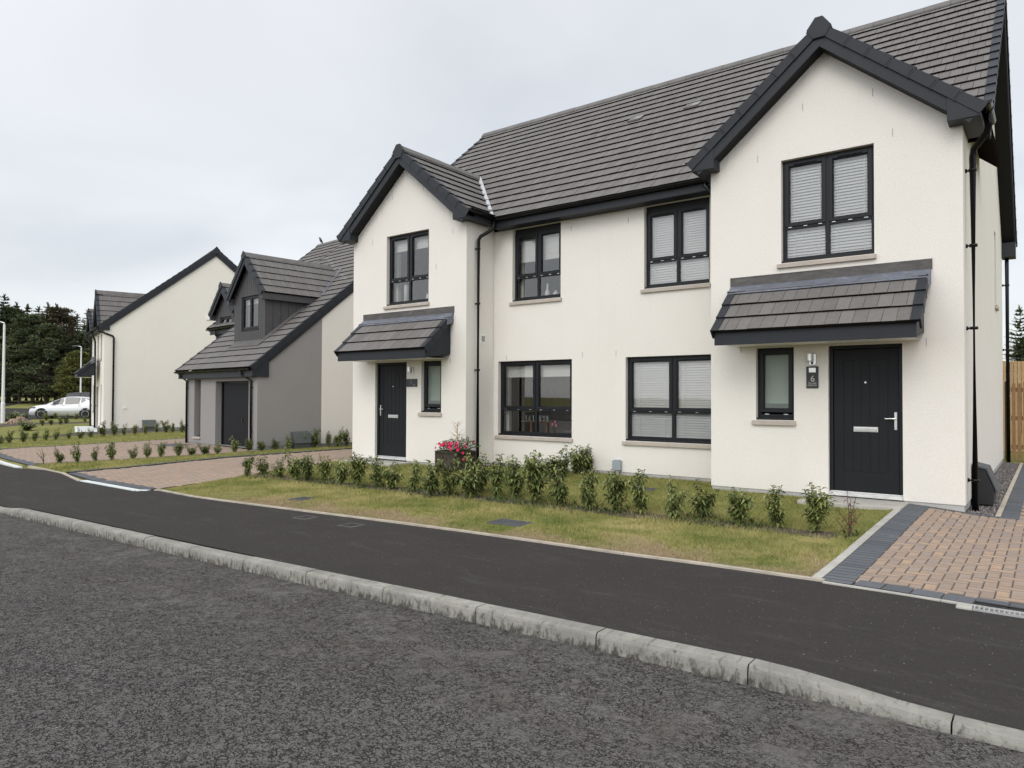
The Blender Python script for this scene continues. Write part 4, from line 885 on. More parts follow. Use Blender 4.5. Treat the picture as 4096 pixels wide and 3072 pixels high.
d = MB(); downpipe(d, [(-5.15, -.25, 2.42), (-5.13, -.22, 2.30), (-4.98, -.06, 2.15), (-4.98, -.055, 0)], .036, (1.9, .6)); d.build('downpipe', M['gutter'], H2, smooth=True)
d = MB(); downpipe(d, [(-.62, -.25, 2.42), (-.60, -.22, 2.30), (-.30, -.06, 2.10), (-.28, -.055, 0)], .036, (1.9, .55)); d.build('downpipe', M['gutter'], H2, smooth=True)
d = MB(); d.tube([(-7.3, 1.95, z2(yq) - .08), (-7.3, 1.98, z2(yq) - .3), (-7.0, 2.2, z2(yq) - .5), (-7.0, 2.22, 0)], .036, 10); d.build('downpipe', M['gutter'], H2, smooth=True)
def dormer(P, xc, yf, zb, zw, za, hw, sl_, yend, win, blind, clad=True):
    """za: tile apex, hw: half width of tiles; wall half width hw-.2"""
    b = MB(); h = hw - .20; zt = lambda x: za - .16 - sl_ * abs(x - xc)
    x0, x1 = xc - h, xc + h
    wall_face(b, x0, x1, zb, zw, yf, (win,) if win else (), .10); b.face([(x0, yf, zw), (x1, yf, zw), (x1, yf, zt(x1)), (xc, yf, zt(xc)), (x0, yf, zt(x0))])
    for x in (x0, x1): b.face([(x, yf, zb), (x, yend, zb), (x, yend, zw + .1), (x, yf, zw + .1)])
    o = b.build('dormer', M['cladding'], P)
    bt = MB(); n = int((2 * h) / .13)
    for i in range(1, n):                                                     # joints of the boards
        x = lerp(x0, x1, i / n)
        for za_, zc in (((zb + .01, zt(x) - .02),) if not win or not (win[0] - .02 < x < win[1] + .02) else ((zb + .01, win[2] - .05), (win[3] + .01, zt(x) - .02))): bt.box(x - .006, x + .006, yf - .004, yf + .002, za_, zc)
    y = yf + .28
    while y < yend: bt.box(x1 - .002, x1 + .004, y - .006, y + .006, zb, zw); y += .28
    bt.build('board_joints', M['black_plastic'], o)
    mb = MB(); un = MB(); Ln = hw * math.hypot(1, sl_)
    for s_ in (-1, 1):
        tiles(mb, (xc + s_ * hw, yf - .10, za - sl_ * hw), (0, 1, 0), (-s_, 0, sl_), yend - yf + 1.2, Ln, under=un)
    mb.build('dormer_roof', M['roof_tile'], o); un.build('tile_edge', M['tile_edge'], o)
    for s_ in (-1, 1):
        V = Vector((-s_, 0, sl_)).normalized(); N = Vector((s_ * sl_, 0, 1)).normalized(); O_ = Vector((xc + s_ * hw, yf - .2 + (.0035 if s_ > 0 else 0), za - sl_ * hw))
        v = MB(); verge(v, O_, V, (0, -1, 0), Ln, flange=.1); v.build('verge_cap', M['trim'], o); bd = MB(); frame_box(bd, O_, V, N, (0, -1, 0), .0, Ln, -.22, -.02, -.22, -.02, -.03, 0); bd.build('bargeboard', M['trim'], o)
        f_ = MB(); xs_ = xc + s_ * (h + .02); f_.box(min(xs_, xs_ + s_ * .14), max(xs_, xs_ + s_ * .14), yf - .19, yend - .05, za - sl_ * hw - .22, za - sl_ * hw - .02); f_.build('fascia', M['cladding'], o)
    r_ = MB(); ridge(r_, (xc, yf - .2, za + .06), (xc, yend + 1.0, za + .06), slope=sl_); r_.build('ridge_tiles', M['ridge_tile'], o)
    c = MB(); c.prism([(xc - .11, yf - .25, za - .16), (xc + .11, yf - .25, za - .16), (xc + .13, yf - .25, za - .05), (xc, yf - .25, za + .10), (xc - .13, yf - .25, za - .05)], (0, .04, 0)); c.build('ridge_end_cap', M['trim'], o)
    if win: window(o, *win, yf, depth=.05, kind='double', blind=blind, sill=False, seed=40, pad=.2)
    return o
dormer(H2, -2.36, .89, 3.40, 5.02, 6.36, 1.27, 1.08, 3.0, (-2.92, -1.72, 3.82, 4.98), 'roman')
dormer(H2, -6.70, 2.10, 3.55, 4.75, 5.95, 1.05, 1.05, 4.3, (-7.2, -6.2, 3.72, 4.72), 'dark')
v = MB(); v.hexa([(-3.3, .62, z2(.62) + .045), (-1.2, .62, z2(.62) + .045), (-1.2, .9, z2(.9) + .045), (-3.3, .9, z2(.9) + .045), (-3.3, .62, z2(.62) + .055), (-1.2, .62, z2(.62) + .055), (-1.2, .9, z2(.9) + .055), (-3.3, .9, z2(.9) + .055)]); v.build('lead_apron', M['lead_old'], ro)
v = MB(); v.hexa([(-1.29, .89, z2(.89) + .05), (-1.19, .89, z2(.89) + .04), (-1.19, 2.9, z2(2.9) + .04), (-1.29, 2.9, z2(2.9) + .05), (-1.29, .89, z2(.89) + .12), (-1.19, .89, z2(.89) + .05), (-1.19, 2.9, z2(2.9) + .05), (-1.29, 2.9, z2(2.9) + .12)]); v.build('lead_soaker', M['lead_old'], ro)
vA = Vector((-2.36 + 1.2, (5.10 - 2.5) / S2 - .25, 5.14)); vB = Vector((-2.36, (6.36 - 2.5) / S2 - .25, 6.41)); v = MB(); v.face([vA + Vector((-.03, 0, 0)), vA + Vector((.1, 0, 0)), vB + Vector((.1, 0, 0)), vB + Vector((-.03, 0, 0))]); v.build('valley_lead', M['lead'], ro)
th2 = R(-6)
def h2p(x, y, z): return Vector((-18.21 + x * math.cos(th2) - y * math.sin(th2), 1.76 + x * math.sin(th2) + y * math.cos(th2), -.27 + z))
gb = gas_box(h2p(.01, 1.12, -.02), th2, 'dark gas meter box against the grey garage wall behind laurels')
for ch in gb.children: ch.data.materials.clear(); ch.data.materials.append(M['grey_green'])
# bird on the ridge
o = tag(empty('bird', h2p(-7.75, Y2, Z2 + .10), R(20)), 'small black bird perched on the roof ridge', 'bird')
v = MB(); v.tube([(.13, 0, -.05), (.06, 0, .03), (.02, 0, .08), (-.02, 0, .13), (-.045, 0, .18), (-.06, 0, .22), (-.075, 0, .245), (-.10, 0, .25), (-.145, 0, .252)], [.012, .026, .05, .058, .05, .036, .036, .024, .004], 10)
bo = v.build('body', M['bird'], o, smooth=True); v = MB()
for s_ in (-.02, .02): v.tube([(.0, s_, .06), (-.01, s_, .0)], .006, 6)
v.build('legs', M['bird'], bo)

# ------------------------------------------------------------------ house 3 : far white house, turned with the bend
H3 = tag(empty('far_house', (-36.31, 5.06, -.38), R(-17)), 'far white house with plain gable wall and dark roof edge, farthest house left', 'house')
S3 = .82; y3r = 5.18; e3 = 5.15; z3 = lambda y: e3 + S3 * (y + .30); b = MB()
wins = ((-1.55, -.95, 3.6, 4.85), (-2.9, -2.3, 3.6, 4.85), (-1.3, -.85, .35, 2.3), (-4.4, -3.9, 3.6, 4.85), (-3.3, -2.3, .12, 2.2), (-4.9, -4.3, .9, 2.3))
wall_face(b, -5.6, 0, .12, 5.0, 0, wins, .10); b.face([(0, 0, .12), (0, 10.36, .12), (0, 10.36, 5.2), (0, y3r, z3(y3r) - .2), (0, 0, 5.2)]); b.face([(-5.6, 0, .12), (-5.6, 10.36, .12), (-5.6, 10.36, 5.2), (-5.6, y3r, z3(y3r) - .2), (-5.6, 0, 5.2)])
b.build('wall', M['render_cream'], H3)
p = MB(); p.box(-5.59, -.01, .012, .1, -.3, .118); p.box(-.1, -.01, .1, 10.3, -.3, .118); p.build('plinth', M['plinth'], H3)
for i, w in enumerate(wins):
    if i != 4: window(H3, *w, 0, kind='single', blind='dark', seed=50 + i)
v = MB(); v.box(-3.29, -2.31, .08, .13, .12, 2.19); v.build('door', M['door'], H3)
mb = MB(); un = MB(); L3 = math.hypot(y3r + .3, z3(y3r) - e3)
tiles(mb, (-5.7, -.30, e3), (1, 0, 0), (0, 1, S3), 5.78, L3, under=un); tiles(mb, (-5.7, 2 * y3r + .3, e3), (1, 0, 0), (0, -1, S3), 5.78, L3, under=un)
ro = mb.build('roof', M['roof_tile'], H3); un.build('tile_edge', M['tile_edge'], ro)
r_ = MB(); ridge(r_, (-5.75, y3r, z3(y3r) + .07), (.12, y3r, z3(y3r) + .07), slope=S3); r_.build('ridge_tiles', M['ridge_tile'], ro)
for O_, V in ((Vector((.08, -.30, e3)), Vector((0, 1, S3))), (Vector((.08, 2 * y3r + .3, e3)), Vector((0, -1, S3)))):
    v = MB(); verge(v, O_, V, (1, 0, 0), L3, face=.17); v.build('verge_cap', M['trim'], ro)
    V = V.normalized(); N = Vector((1, 0, 0)).cross(V); N = N if N.z > 0 else -N; bd = MB(); frame_box(bd, O_, V, N, (1, 0, 0), .02, L3, -.30, -.02, -.30, -.02, -.08, .0); bd.build('bargeboard', M['trim'], ro)
c = MB(); c.prism([(.085, -.26, 4.98), (.085, .22, 4.98), (.085, .22, 5.45), (.085, -.26, 5.06)], (-.085, 0, 0)); c.build('eaves_box', M['trim'], ro)
c = MB(); c.prism([(.115, y3r - .16, z3(y3r) - .28), (.115, y3r + .16, z3(y3r) - .28), (.115, y3r + .18, z3(y3r) - .08), (.115, y3r, z3(y3r) + .13), (.115, y3r - .18, z3(y3r) - .08)], (-.04, 0, 0)); c.build('ridge_end_cap', M['trim'], ro)
f_ = MB(); f_.box(-5.6, 0, -.24, -.22, 4.98, 5.13); f_.box(-5.6, 0, -.22, 0, 4.982, 4.994); f_.build('fascia', M['trim'], ro)
gt = MB(); gutter(gt, (-5.7, -.30, 5.12), (.02, -.30, 5.12), .065, .5); gt.build('gutter', M['gutter'], ro)
gable_roof(H3, -1.34, 1.30, -.28, 4.2, 7.02, 1.42, 1.0, 5.75, boxes=False); gable_roof(H3, -3.95, 1.35, -.36, 3.2, 6.32, .93, 1.0, 4.98, boxes=False)
b = MB(); b.face([(-3.0, -.02, 5.0), (-.02, -.02, 5.0), (-.02, -.02, 5.1), (-1.25, -.02, 6.75), (-2.5, -.02, 5.1)]); b.face([(-5.1, -.02, 5.0), (-2.8, -.02, 5.0), (-3.95, -.02, 6.1)]); b.build('gable_wall', M['render_cream'], H3)
d = MB(); downpipe(d, [(-.05, -.30, 5.05), (.0, -.26, 4.92), (.055, .36, 4.70), (.06, .40, 4.6), (.06, .40, .05)], .045, (4.4, 3.2, 2.0, .8), (-.6, 0, 0)); d.build('downpipe', M['gutter'], H3, smooth=True)
d = MB(); downpipe(d, [(-3.0, -.28, 5.05), (-3.1, -.10, 4.6), (-3.1, -.07, .05)], .045, (3.2, 1.2)); d.build('downpipe', M['gutter'], H3, smooth=True)
d = MB(); downpipe(d, [(-5.5, -.30, 5.0), (-5.3, -.10, 4.6), (-5.3, -.07, .05)], .045, (3.2, 1.2)); d.build('downpipe', M['gutter'], H3, smooth=True)
co_ = canopy(H3, -3.4, -1.5); co_.location = (0, -.25, .55)
v = MB(); v.box(0.0, .05, 4.72, 4.92, 5.80, 6.02); vo = v.build('air_vent', M['white_plastic'], H3); v = MB(); v.box(0, .04, .86, .98, 1.09, 1.21); v.build('flue_cover', M['white_plastic'], H3)
th3 = R(-17)
def h3p(x, y, z): return Vector((-36.31 + x * math.cos(th3) - y * math.sin(th3), 5.06 + x * math.sin(th3) + y * math.cos(th3), -.38 + z))
gb = gas_box(h3p(.01, 1.72, -.02), th3, 'grey gas meter box against the far white gable wall', .58)
for ch in gb.children: ch.data = ch.data.copy(); ch.data.materials.clear(); ch.data.materials.append(M['grey_green'])
# ------------------------------------------------------------------ hedge shrubs
def leafquad(mb, p, d, L, w, droop, t, up=Vector((0, 0, 1))):
    d = d.normalized(); s = d.cross(up)
    if s.length < .05: s = Vector((1, 0, 0))
    s.normalize(); nrm = s.cross(d)
    a = p; m1 = p + d * L * .45 + Vector((0, 0, -droop * L * .12)); e_ = p + d * L * .95 + Vector((0, 0, -droop * L * .62)); f_ = nrm * w * .35
    mb.face([a, m1 + s * w * .5 + f_, m1], t); mb.face([a, m1, m1 - s * w * .5 + f_], t)
    mb.face([m1, m1 + s * w * .5 + f_, e_], t); mb.face([m1, e_, m1 - s * w * .5 + f_], t)
def shrub_mesh(seed, stems, bare=.10, leaf=.098, dens=1.0, spread=.11):
    """unit height 0.55 m"""
    r = random.Random(seed); st = MB(); lf = MB(); Ht = .55
    for k in range(stems):
        a = r.uniform(0, 6.28); top = Vector((math.cos(a), math.sin(a), 0)) * r.uniform(.2, 1) * spread * (1.0 if stems > 1 else .3)
        h = Ht * (1 if k == 0 else r.uniform(.5, .95)); base = Vector((r.uniform(-.015, .015), r.uniform(-.015, .015), -.02)); n = 7; pts = []
        for i in range(n + 1):
            f = i / n; q = base.lerp(Vector((top.x, top.y, h * .97)), f) + Vector((r.uniform(-.008, .008), r.uniform(-.008, .008), 0)); q.x -= top.x * .5 * f * (1 - f); pts.append(q)
        st.tube(pts, [lerp(.007, .0022, i / n) for i in range(n + 1)], 5)
        axes = [(pts, 1.0, bare)]
        for _ in range(r.randint(2, 4)):
            i = r.randint(1, 4); p0 = pts[i]; aa = r.uniform(0, 6.28); Lb = r.uniform(.12, .26); dd = Vector((math.cos(aa) * .55, math.sin(aa) * .55, .8)).normalized(); bp = [p0, p0 + dd * Lb * .5, p0 + dd * Lb + Vector((0, 0, .02))]
            st.tube(bp, [.004, .003, .0018], 4); axes.append((bp, .6, .25))
        for P_, wgt, b0 in axes:
            nl = int((40 if wgt == 1 else 17) * dens)
            for i in range(nl):
                f = b0 + (1 - b0) * (i + r.random()) / nl; q = f * (len(P_) - 1); j = min(int(q), len(P_) - 2); p = P_[j].lerp(P_[j + 1], q - j)
                aa = i * 2.4 + r.uniform(-.5, .5); el = r.uniform(-.05, .75) + (.5 if f > .93 else 0); d = Vector((math.cos(aa) * math.cos(el), math.sin(aa) * math.cos(el), math.sin(el)))
                leafquad(lf, p, d, leaf * r.uniform(.6, 1.15) * (1 if f > .4 else .9), leaf * .36 * r.uniform(.8, 1.2), r.uniform(.5, 1.6), min(1, max(0, r.gauss(.40, .20) + (.28 if f > .9 else 0))))
    return st, lf
PROTO = []
SPEC = [(1, 3, 1.0, .14), (2, 4, .95, .17), (3, 2, 1.2, .10), (4, 4, .95, .19), (5, 3, 1.1, .14), (6, 5, .85, .17), (7, 3, .9, .17), (8, 4, 1.0, .20), (9, 2, 1.3, .11)]
for sd, n, dens, sp_ in SPEC:
    st, lf = shrub_mesh(sd, n, dens=dens, spread=sp_); PROTO.append((st.build('stems', M['bark']), lf.build('foliage', M['laurel'])))
st, lf = shrub_mesh(77, 3, bare=.3, leaf=.055, dens=.32, spread=.13); DEAD = (st.build('stems', M['bark']), lf.build('foliage', M['dead_leaf']))
st, lf = shrub_mesh(78, 3, bare=.2, leaf=.05, dens=.16, spread=.15); BARE = (st.build('stems', M['bark']), lf.build('foliage', M['laurel']))
used = set()
def shrub(P, label, group, proto=None, cat='shrub', wide=1.0, name='laurel_shrub'):
    x, y, z, h = P; pr = proto or rnd.choice(PROTO); o = empty(name, (x, y, zg(x, y) - .008), rnd.uniform(0, 6.28)); o.rotation_euler = (rnd.gauss(0, .06), rnd.gauss(0, .06), o.rotation_euler[2]); k = h / .56; kk = max(.9, min(1.2, k)) * wide * 1.06 * rnd.uniform(.88, 1.15) * (1 if k < 1.3 else k * .85); o.scale = (kk, kk, k); tag(o, label, cat, group)
    for q in pr:
        c = q if q.name not in used else q.copy()
        if q.name in used: COL.objects.link(c)
        used.add(q.name); c.parent = o
    return o
A = [(-11.48,-2.83,-0.191,0.47),(-11.44,-2.5,-0.168,0.4),(-10.74,-2.63,-0.176,0.41),(-10.31,-2.61,-0.17,0.61),(-9.83,-2.67,-0.17,0.51),(-9.57,-2.5,-0.157,0.51),(-8.87,-2.71,-0.164,0.52),(-8.52,-2.64,-0.157,0.59),(-8.12,-2.59,-0.151,0.55),(-7.68,-2.63,-0.149,0.53),(-7.21,-2.64,-0.146,0.53),(-6.6,-2.81,-0.148,0.58),(-6.37,-2.65,-0.139,0.58),(-5.99,-2.65,-0.135,0.67),(-5.64,-2.47,-0.124,0.65),(-5.35,-2.41,-0.12,0.66),(-4.85,-2.56,-0.122,0.76),(-4.4,-2.62,-0.12,0.58),(-3.93,-2.67,-0.118,0.57),(-3.57,-2.64,-0.114,0.57),(-3.2,-2.61,-0.109,0.6),(-2.76,-2.69,-0.108,0.55),(-2.46,-2.5,-0.101,0.51),(-1.97,-2.65,-0.1,0.46),(-1.55,-2.54,-0.094,0.5),(-1.16,-2.58,-0.091,0.55),(-0.82,-2.64,-0.09,0.5)]
A2 = [(-6.17,-2.2,-0.116,0.65),(-6.21,-1.4,-0.084,0.48),(-6.26,-0.78,-0.066,0.47),(-6.08,-0.36,-0.06,0.61),(-6.05,-0.04,-0.06,0.46),(-6.13,0.49,-0.06,0.59),(-6.07,0.81,-0.06,0.53)]
B = [(-18.24,-3.91,-0.27,0.42),(-18.16,-3.6,-0.27,0.42),(-18.02,-3.27,-0.27,0.54),(-18.01,-2.86,-0.27,0.44),(-18.07,-2.45,-0.27,0.52),(-18.03,-1.95,-0.27,0.39),(-18.05,-1.57,-0.27,0.47),(-18.02,-1.24,-0.27,0.47),(-18.01,-0.76,-0.27,0.45),(-18.02,-0.38,-0.27,0.33),(-17.9,-0.06,-0.27,0.39),(-17.85,0.27,-0.27,0.36),(-18.04,0.93,-0.27,0.48),(-18.04,1.38,-0.27,0.41),(-17.93,1.73,-0.27,0.32),(-18.06,2.29,-0.27,0.37),(-17.92,2.69,-0.27,0.48),(-17.94,3.24,-0.27,0.58),(-17.76,3.6,-0.27,0.65),(-17.63,3.94,-0.27,0.54),(-17.57,4.3,-0.27,0.67),(-17.54,4.64,-0.27,0.59)]
C_ = [(-28.7,-1.56,-0.36,0.38),(-28.68,-1.28,-0.359,0.52),(-29.41,-0.64,-0.367,0.54),(-29.69,-0.17,-0.369,0.44),(-29.87,0.26,-0.371,0.5),(-30.14,0.71,-0.373,0.52),(-30.42,1.27,-0.375,0.46),(-30.38,1.66,-0.375,0.49),(-31.05,2.35,-0.378,0.44),(-31.34,2.95,-0.379,0.71),(-31.55,3.48,-0.38,0.66),(-31.63,3.95,-0.38,0.59),(-31.93,4.54,-0.38,0.48),(-31.99,5.06,-0.38,0.5),(-32.51,5.82,-0.38,0.53),(-32.65,6.33,-0.38,0.65),(-32.41,6.54,-0.38,0.49),(-32.33,6.94,-0.38,0.68)]
D_ = [(-42.73,4.7,-0.272,0.43),(-43.03,5.22,-0.263,0.38),(-43.17,5.71,-0.258,0.46),(-43.87,6.29,-0.236,0.63),(-44.47,7.51,-0.219,0.44),(-48.34,6.87,-0.18,0.65),(-51.11,8.36,-0.18,0.46),(-53.09,9.56,-0.18,0.6),(-53.96,10.37,-0.18,0.53),(-49.13,8.84,-0.18,0.45)]
E_ = [(-39.26,2.81,-0.369,0.66),(-46.71,4.23,-0.181,0.5),(-49.21,5.38,-0.18,0.47),(-49.52,5.73,-0.18,0.54),(-54.77,7.88,-0.18,0.34)]

n = len(A)
for i, P in enumerate(A):
    if i == n - 1: shrub(P, 'nearly dead shrub with rusty brown leaves at the right end of the front hedge', None, DEAD)
    elif i == n - 2: shrub(P, 'tall leafy laurel right beside the rusty brown dead shrub', 'laurels in the front hedge', PROTO[3], wide=1.15)
    else: shrub(P, ('young laurel at the left end of the front hedge, beside the drive' if i == 0 else '%s young laurel from the left in the front hedge' % ORD[i]), 'laurels in the front hedge', None)
for i, P in enumerate(A2): shrub(P, '%s laurel from the path end in the short row running to the white wall' % ORD[i], 'laurels in the row up to the wall', wide=1.1)
for i, P in enumerate(B):
    if i == 0: shrub(P, 'bare twiggy dead shrub at the kerb end of the grass strip', None, BARE)
    else: shrub(P, '%s laurel from the kerb in the row between the two left drives' % ORD[i - 1], 'laurels between the left drives', wide=.95)
for i, P in enumerate(C_): shrub(P, '%s laurel from the road in the row before the far white gable' % ORD[i], 'laurels before the far white gable')
for i, P in enumerate(D_): shrub(P, '%s laurel from the left in the distant row below the silver car' % ORD[i], 'laurels below the silver car')
for i, P in enumerate(E_):
    if i == 0:
        shrub(P, 'big dense dark green bush standing on the far lawn', None, PROTO[7], 'bush', 2.4, 'bush')
    else: shrub((P[0], P[1], P[2], P[3] * 1.15), ['reddish bush beside the stone heap and lamp post', 'low round bush right of the reddish one by the lamp post', 'second low bush right of the reddish one by the lamp post', 'low bush before the bonnet of the silver car'][i - 1], 'bushes by the lamp post', DEAD if False else PROTO[(i * 2) % 9], 'bush', 1.9, 'bush')
# weeds and rough grass at the foot of the hedge
wd = MB(); r = random.Random(4)
for i in range(900):
    x = r.uniform(-11.4, -.75); y = -2.62 + r.gauss(0, .16)
    if mathutils.noise.noise(Vector((x * 1.1, 0, 5))) < -.15: continue
    z = zg(x, y); hgt_ = r.uniform(.04, .15); 
    for k in range(5):
        a = r.uniform(0, 6.28); leafquad(wd, Vector((x, y, z)), Vector((math.cos(a) * .5, math.sin(a) * .5, 1)), hgt_ * r.uniform(.6, 1.1), .007 if i % 3 else .02, r.uniform(.2, 1.0), r.random())
o = wd.build('weeds', M['weed']); o['kind'] = 'stuff'
# ------------------------------------------------------------------ flower planter
o = tag(empty('flower_planter', (-8.36, -.32, -.07), R(-8)), 'dark wooden box planter with pink petunias and a dry twig in the corner', 'planter')
v = MB(); s_ = .27; n = 5
for k in range(n):
    a, b = -s_ + 2 * s_ * k / n + .004, -s_ + 2 * s_ * (k + 1) / n - .004
    for q in (-1, 1): v.box(a, b, min(q * s_, q * (s_ - .022)), max(q * s_, q * (s_ - .022)), .0, .355); v.box(min(q * (s_ - .0225), q * (s_ - .044)), max(q * (s_ - .0225), q * (s_ - .044)), a, b, 0, .354)
for q in (-1, 1): v.box(-s_ - .012, s_ + .012, q * (s_ + .006) - .02, q * (s_ + .006) + .02, .356, .385); v.box(q * (s_ + .006) - .02, q * (s_ + .006) + .02, -s_ + .015, s_ - .015, .3555, .384)
for qx in (-1, 1):
    for qy in (-1, 1): v.box(qx * s_ - .016, qx * s_ + .016, qy * s_ - .016, qy * s_ + .016, 0, .352)
v.build('wooden_box', M['planter_wood'], o)
v = MB(); v.box(-s_ + .045, s_ - .045, -s_ + .045, s_ - .045, .05, .34); v.build('compost', M['soil'], o)
r = random.Random(11); lf = MB()
for i in range(900):
    a = r.uniform(0, 6.28); q = math.sqrt(r.random()) * .36; x, y = math.cos(a) * q, math.sin(a) * q * .95; z = .37 + r.uniform(-.02, .24) * (1.1 - q) + (.16 if x > .08 else 0) * r.random()
    if q > .29: z -= r.uniform(0, .16)
    b = r.uniform(0, 6.28); leafquad(lf, Vector((x, y, z)), Vector((math.cos(b), math.sin(b), r.uniform(-.3, .8))), r.uniform(.03, .06), .026, r.uniform(0, 1.2), r.random())
for k in range(3):
    p0 = Vector((.22, -.05 + .1 * k, .42)); p1 = p0 + Vector((.20, .02, .16 - .05 * k)) ; p2 = p1 + Vector((.12, 0, .02)); lf.tube([p0, p1, p2], .004, 5, tint=.4)
    for i in range(26):
        f = r.random(); p = p0.lerp(p1, f) if r.random() < .6 else p1.lerp(p2, f); b = r.uniform(0, 6.28); leafquad(lf, p, Vector((math.cos(b), math.sin(b), .2)), .045, .028, 1, r.uniform(.4, 1))
for k in range(7):
    p = Vector((-.27 - r.uniform(0, .03), r.uniform(-.26, .1), .38))
    for i in range(14): q = p + Vector((-.004 * i, 0, -.016 * i)); b = r.uniform(0, 6.28); leafquad(lf, q, Vector((math.cos(b), math.sin(b), -.3)), .026, .014, 1, r.uniform(0, .4))
lf.build('foliage', M['weed'], o)
def petal(mat_, p, nrm, R_):
    nrm = nrm.normalized(); u = nrm.cross(Vector((0, 0, 1))).normalized(); w = u.cross(nrm); ring = [p + (u * math.cos(i * .628) + w * math.sin(i * .628)) * R_ * (1 if i % 2 else .84) + nrm * .006 for i in range(10)]
    mb = MB()
    for i in range(10): mb.face([p - nrm * .008, ring[i], ring[(i + 1) % 10]], r.random())
    mb.build('flower', M[mat_], o)
for i in range(46):
    x, y = r.uniform(-.26, .30), r.uniform(-.31, .12); z = .43 + r.uniform(-.02, .10) - .22 * max(0, -y - .22)
    petal('pink_pale' if r.random() < .12 else 'pink', Vector((x, y - .05, z + .03)), Vector((r.uniform(-.3, .9), -1, r.uniform(.1, .9))), r.uniform(.024, .034))
for x, y, z in ((.52, .0, .58), (.34, -.05, .48), (.33, -.1, .36), (.36, -.1, .25), (.30, -.2, .42), (-.20, -.25, .52), (-.13, -.26, .49)): petal('pink', Vector((x, y, z)), Vector((.5, -1, .4)), .031)
tw = MB(); tw.tube([(0, .04, .38), (.01, .04, .60), (.0, .04, .83), (.02, .04, .93)], [.009, .007, .005, .002], 6)
for i in range(30):
    f = r.uniform(.15, 1); p = Vector((.005, .04, lerp(.40, .88, f))); a = r.uniform(0, 6.28); L_ = r.uniform(.1, .26) * (1.25 - f * .5); d = Vector((math.cos(a) * .8, math.sin(a) * .5, r.uniform(.4, .9))).normalized(); e_ = p + d * L_
    tw.tube([p, p.lerp(e_, .5) + Vector((0, 0, .01)), e_], [.0035, .0025, .001], 4)
    for k in range(4): q = p.lerp(e_, r.uniform(.3, 1)); b = r.uniform(0, 6.28); leafquad(tw, q, Vector((math.cos(b), math.sin(b), .3)), .016, .008, .5, r.random())
tw.build('dry_twig', M['twig_dry'], o)
# things seen through the windows
def ornament(name, loc, prof, mat, label, n=12):
    v = MB(); v.lathe(prof, n=n); o = v.build(name, mat, smooth=True); o.location = loc; return tag(o, label, 'ornament')
ornament('vase', (-7.18, 1.10, 3.35), [(.03, 0), (.055, .05), (.05, .12), (.018, .19), (.022, .25), (.014, .30)], M['ceramic'], 'white bottle vase on the sill inside the upper left middle window')
ornament('figurine', (-6.98, 1.10, 3.35), [(.05, 0), (.045, .04), (.07, .07), (.03, .11), (.02, .14)], M['ceramic'], 'small white figurine on the sill inside the upper left middle window')
ornament('jug', (-9.62, .20, 3.38), [(.05, 0), (.06, .08), (.04, .13), (.045, .16)], M['ceramic'], 'small white jug inside the upper window of the left gable')
ornament('candle', (-10.32, .24, 3.38), [(.05, 0), (.05, .42), (.03, .43)], M['white_fabric'], 'tall pale candle inside the upper window of the left gable')
o = tag(empty('tulip_vase', (-7.02, 1.12, .61)), 'pink tulips on the sill inside the left ground floor window', 'flowers')
v = MB()
for k, (x, h) in enumerate(((-.04, .17), (.02, .22), (.05, .15))): v.tube([(0, 0, 0), (x * .6, 0, h * .6), (x, 0, h)], .005, 5)
sto = v.build('flower_stems', M['weed'], o); v = MB()
for x, h in ((-.04, .17), (.02, .22), (.05, .15)): v.lathe([(.008, 0), (.026, .02), (.028, .045), (.010, .065)], (x, 0, h), 8)
v.build('blossoms', M['pink_pale'], o)
for k in range(7):
    v = MB(); v.lathe([(.030, 0), (.028, .03), (.034, .12)], n=10); q = v.build('drinking_glass', M['glass']); q.location = (-8.02 + .09 * k, 1.55, .86); tag(q, '%s drinking glass from the left on the shelf inside the left ground floor window' % ORD[k], 'glass', 'glasses on the window shelf')
v = MB(); v.box(-8.12, -7.3, 1.48, 1.64, .835, .858); v.box(-7.9, -7.86, 1.52, 1.58, .2, .835); v.box(-7.5, -7.46, 1.52, 1.58, .2, .835); q = v.build('shelf', M['timber']); tag(q, 'narrow wooden shelf inside the left ground floor window', 'shelf')
# ------------------------------------------------------------------ covers, drain
def cover(x, y, s1, s2, rz, label, grate=False):
    o = tag(empty('manhole_cover', (x, y, zg(x, y)), R(rz)), label, 'manhole cover', 'covers in the front lawn'); v = MB()
    v.box(-s1, s1, -s2, s2, -.06, .006); v.build('frame', M['lid_grey'], o, bevel=.004); v = MB(); v.box(-s1 + .015, s1 - .015, -s2 + .015, s2 - .015, .0061, .0075)
    n = 9
    for i in range(n):
        for j in range(n): xa, ya = lerp(-s1 + .03, s1 - .03, (i + .5) / n), lerp(-s2 + .03, s2 - .03, (j + .5) / n); d_ = .4 / n; v.box(xa - s1 * d_ * (1.6 if (i + j) % 2 else .6), xa + s1 * d_ * (1.6 if (i + j) % 2 else .6), ya - s2 * d_ * (.6 if (i + j) % 2 else 1.6), ya + s2 * d_ * (.6 if (i + j) % 2 else 1.6), .0062, .011)
    v.build('lid', M['lid_grey'], o)
cover(-8.30, -3.92, .14, .17, 4, 'grey cover set in the lawn towards the drive, left of the other'); cover(-4.34, -3.85, .24, .16, 2, 'grey patterned cover in the lawn edge near the middle of the pavement'); cover(-4.2, -.64, .22, .17, 0, 'grey cover in the grass near the wall behind the hedge')
def boxed(x, y, label):
    o = tag(empty('stopcock_cover', (x, y, zpave(x, y)), R(3)), label, 'cover', 'small covers in the pavement'); v = MB()
    v.box(-.12, .12, -.12, .12, -.05, .003); v.build('frame', M['cover_rim'], o); v = MB(); v.box(-.085, .085, -.085, .085, .0032, .005); v.build('lid', M['asphalt'], o)
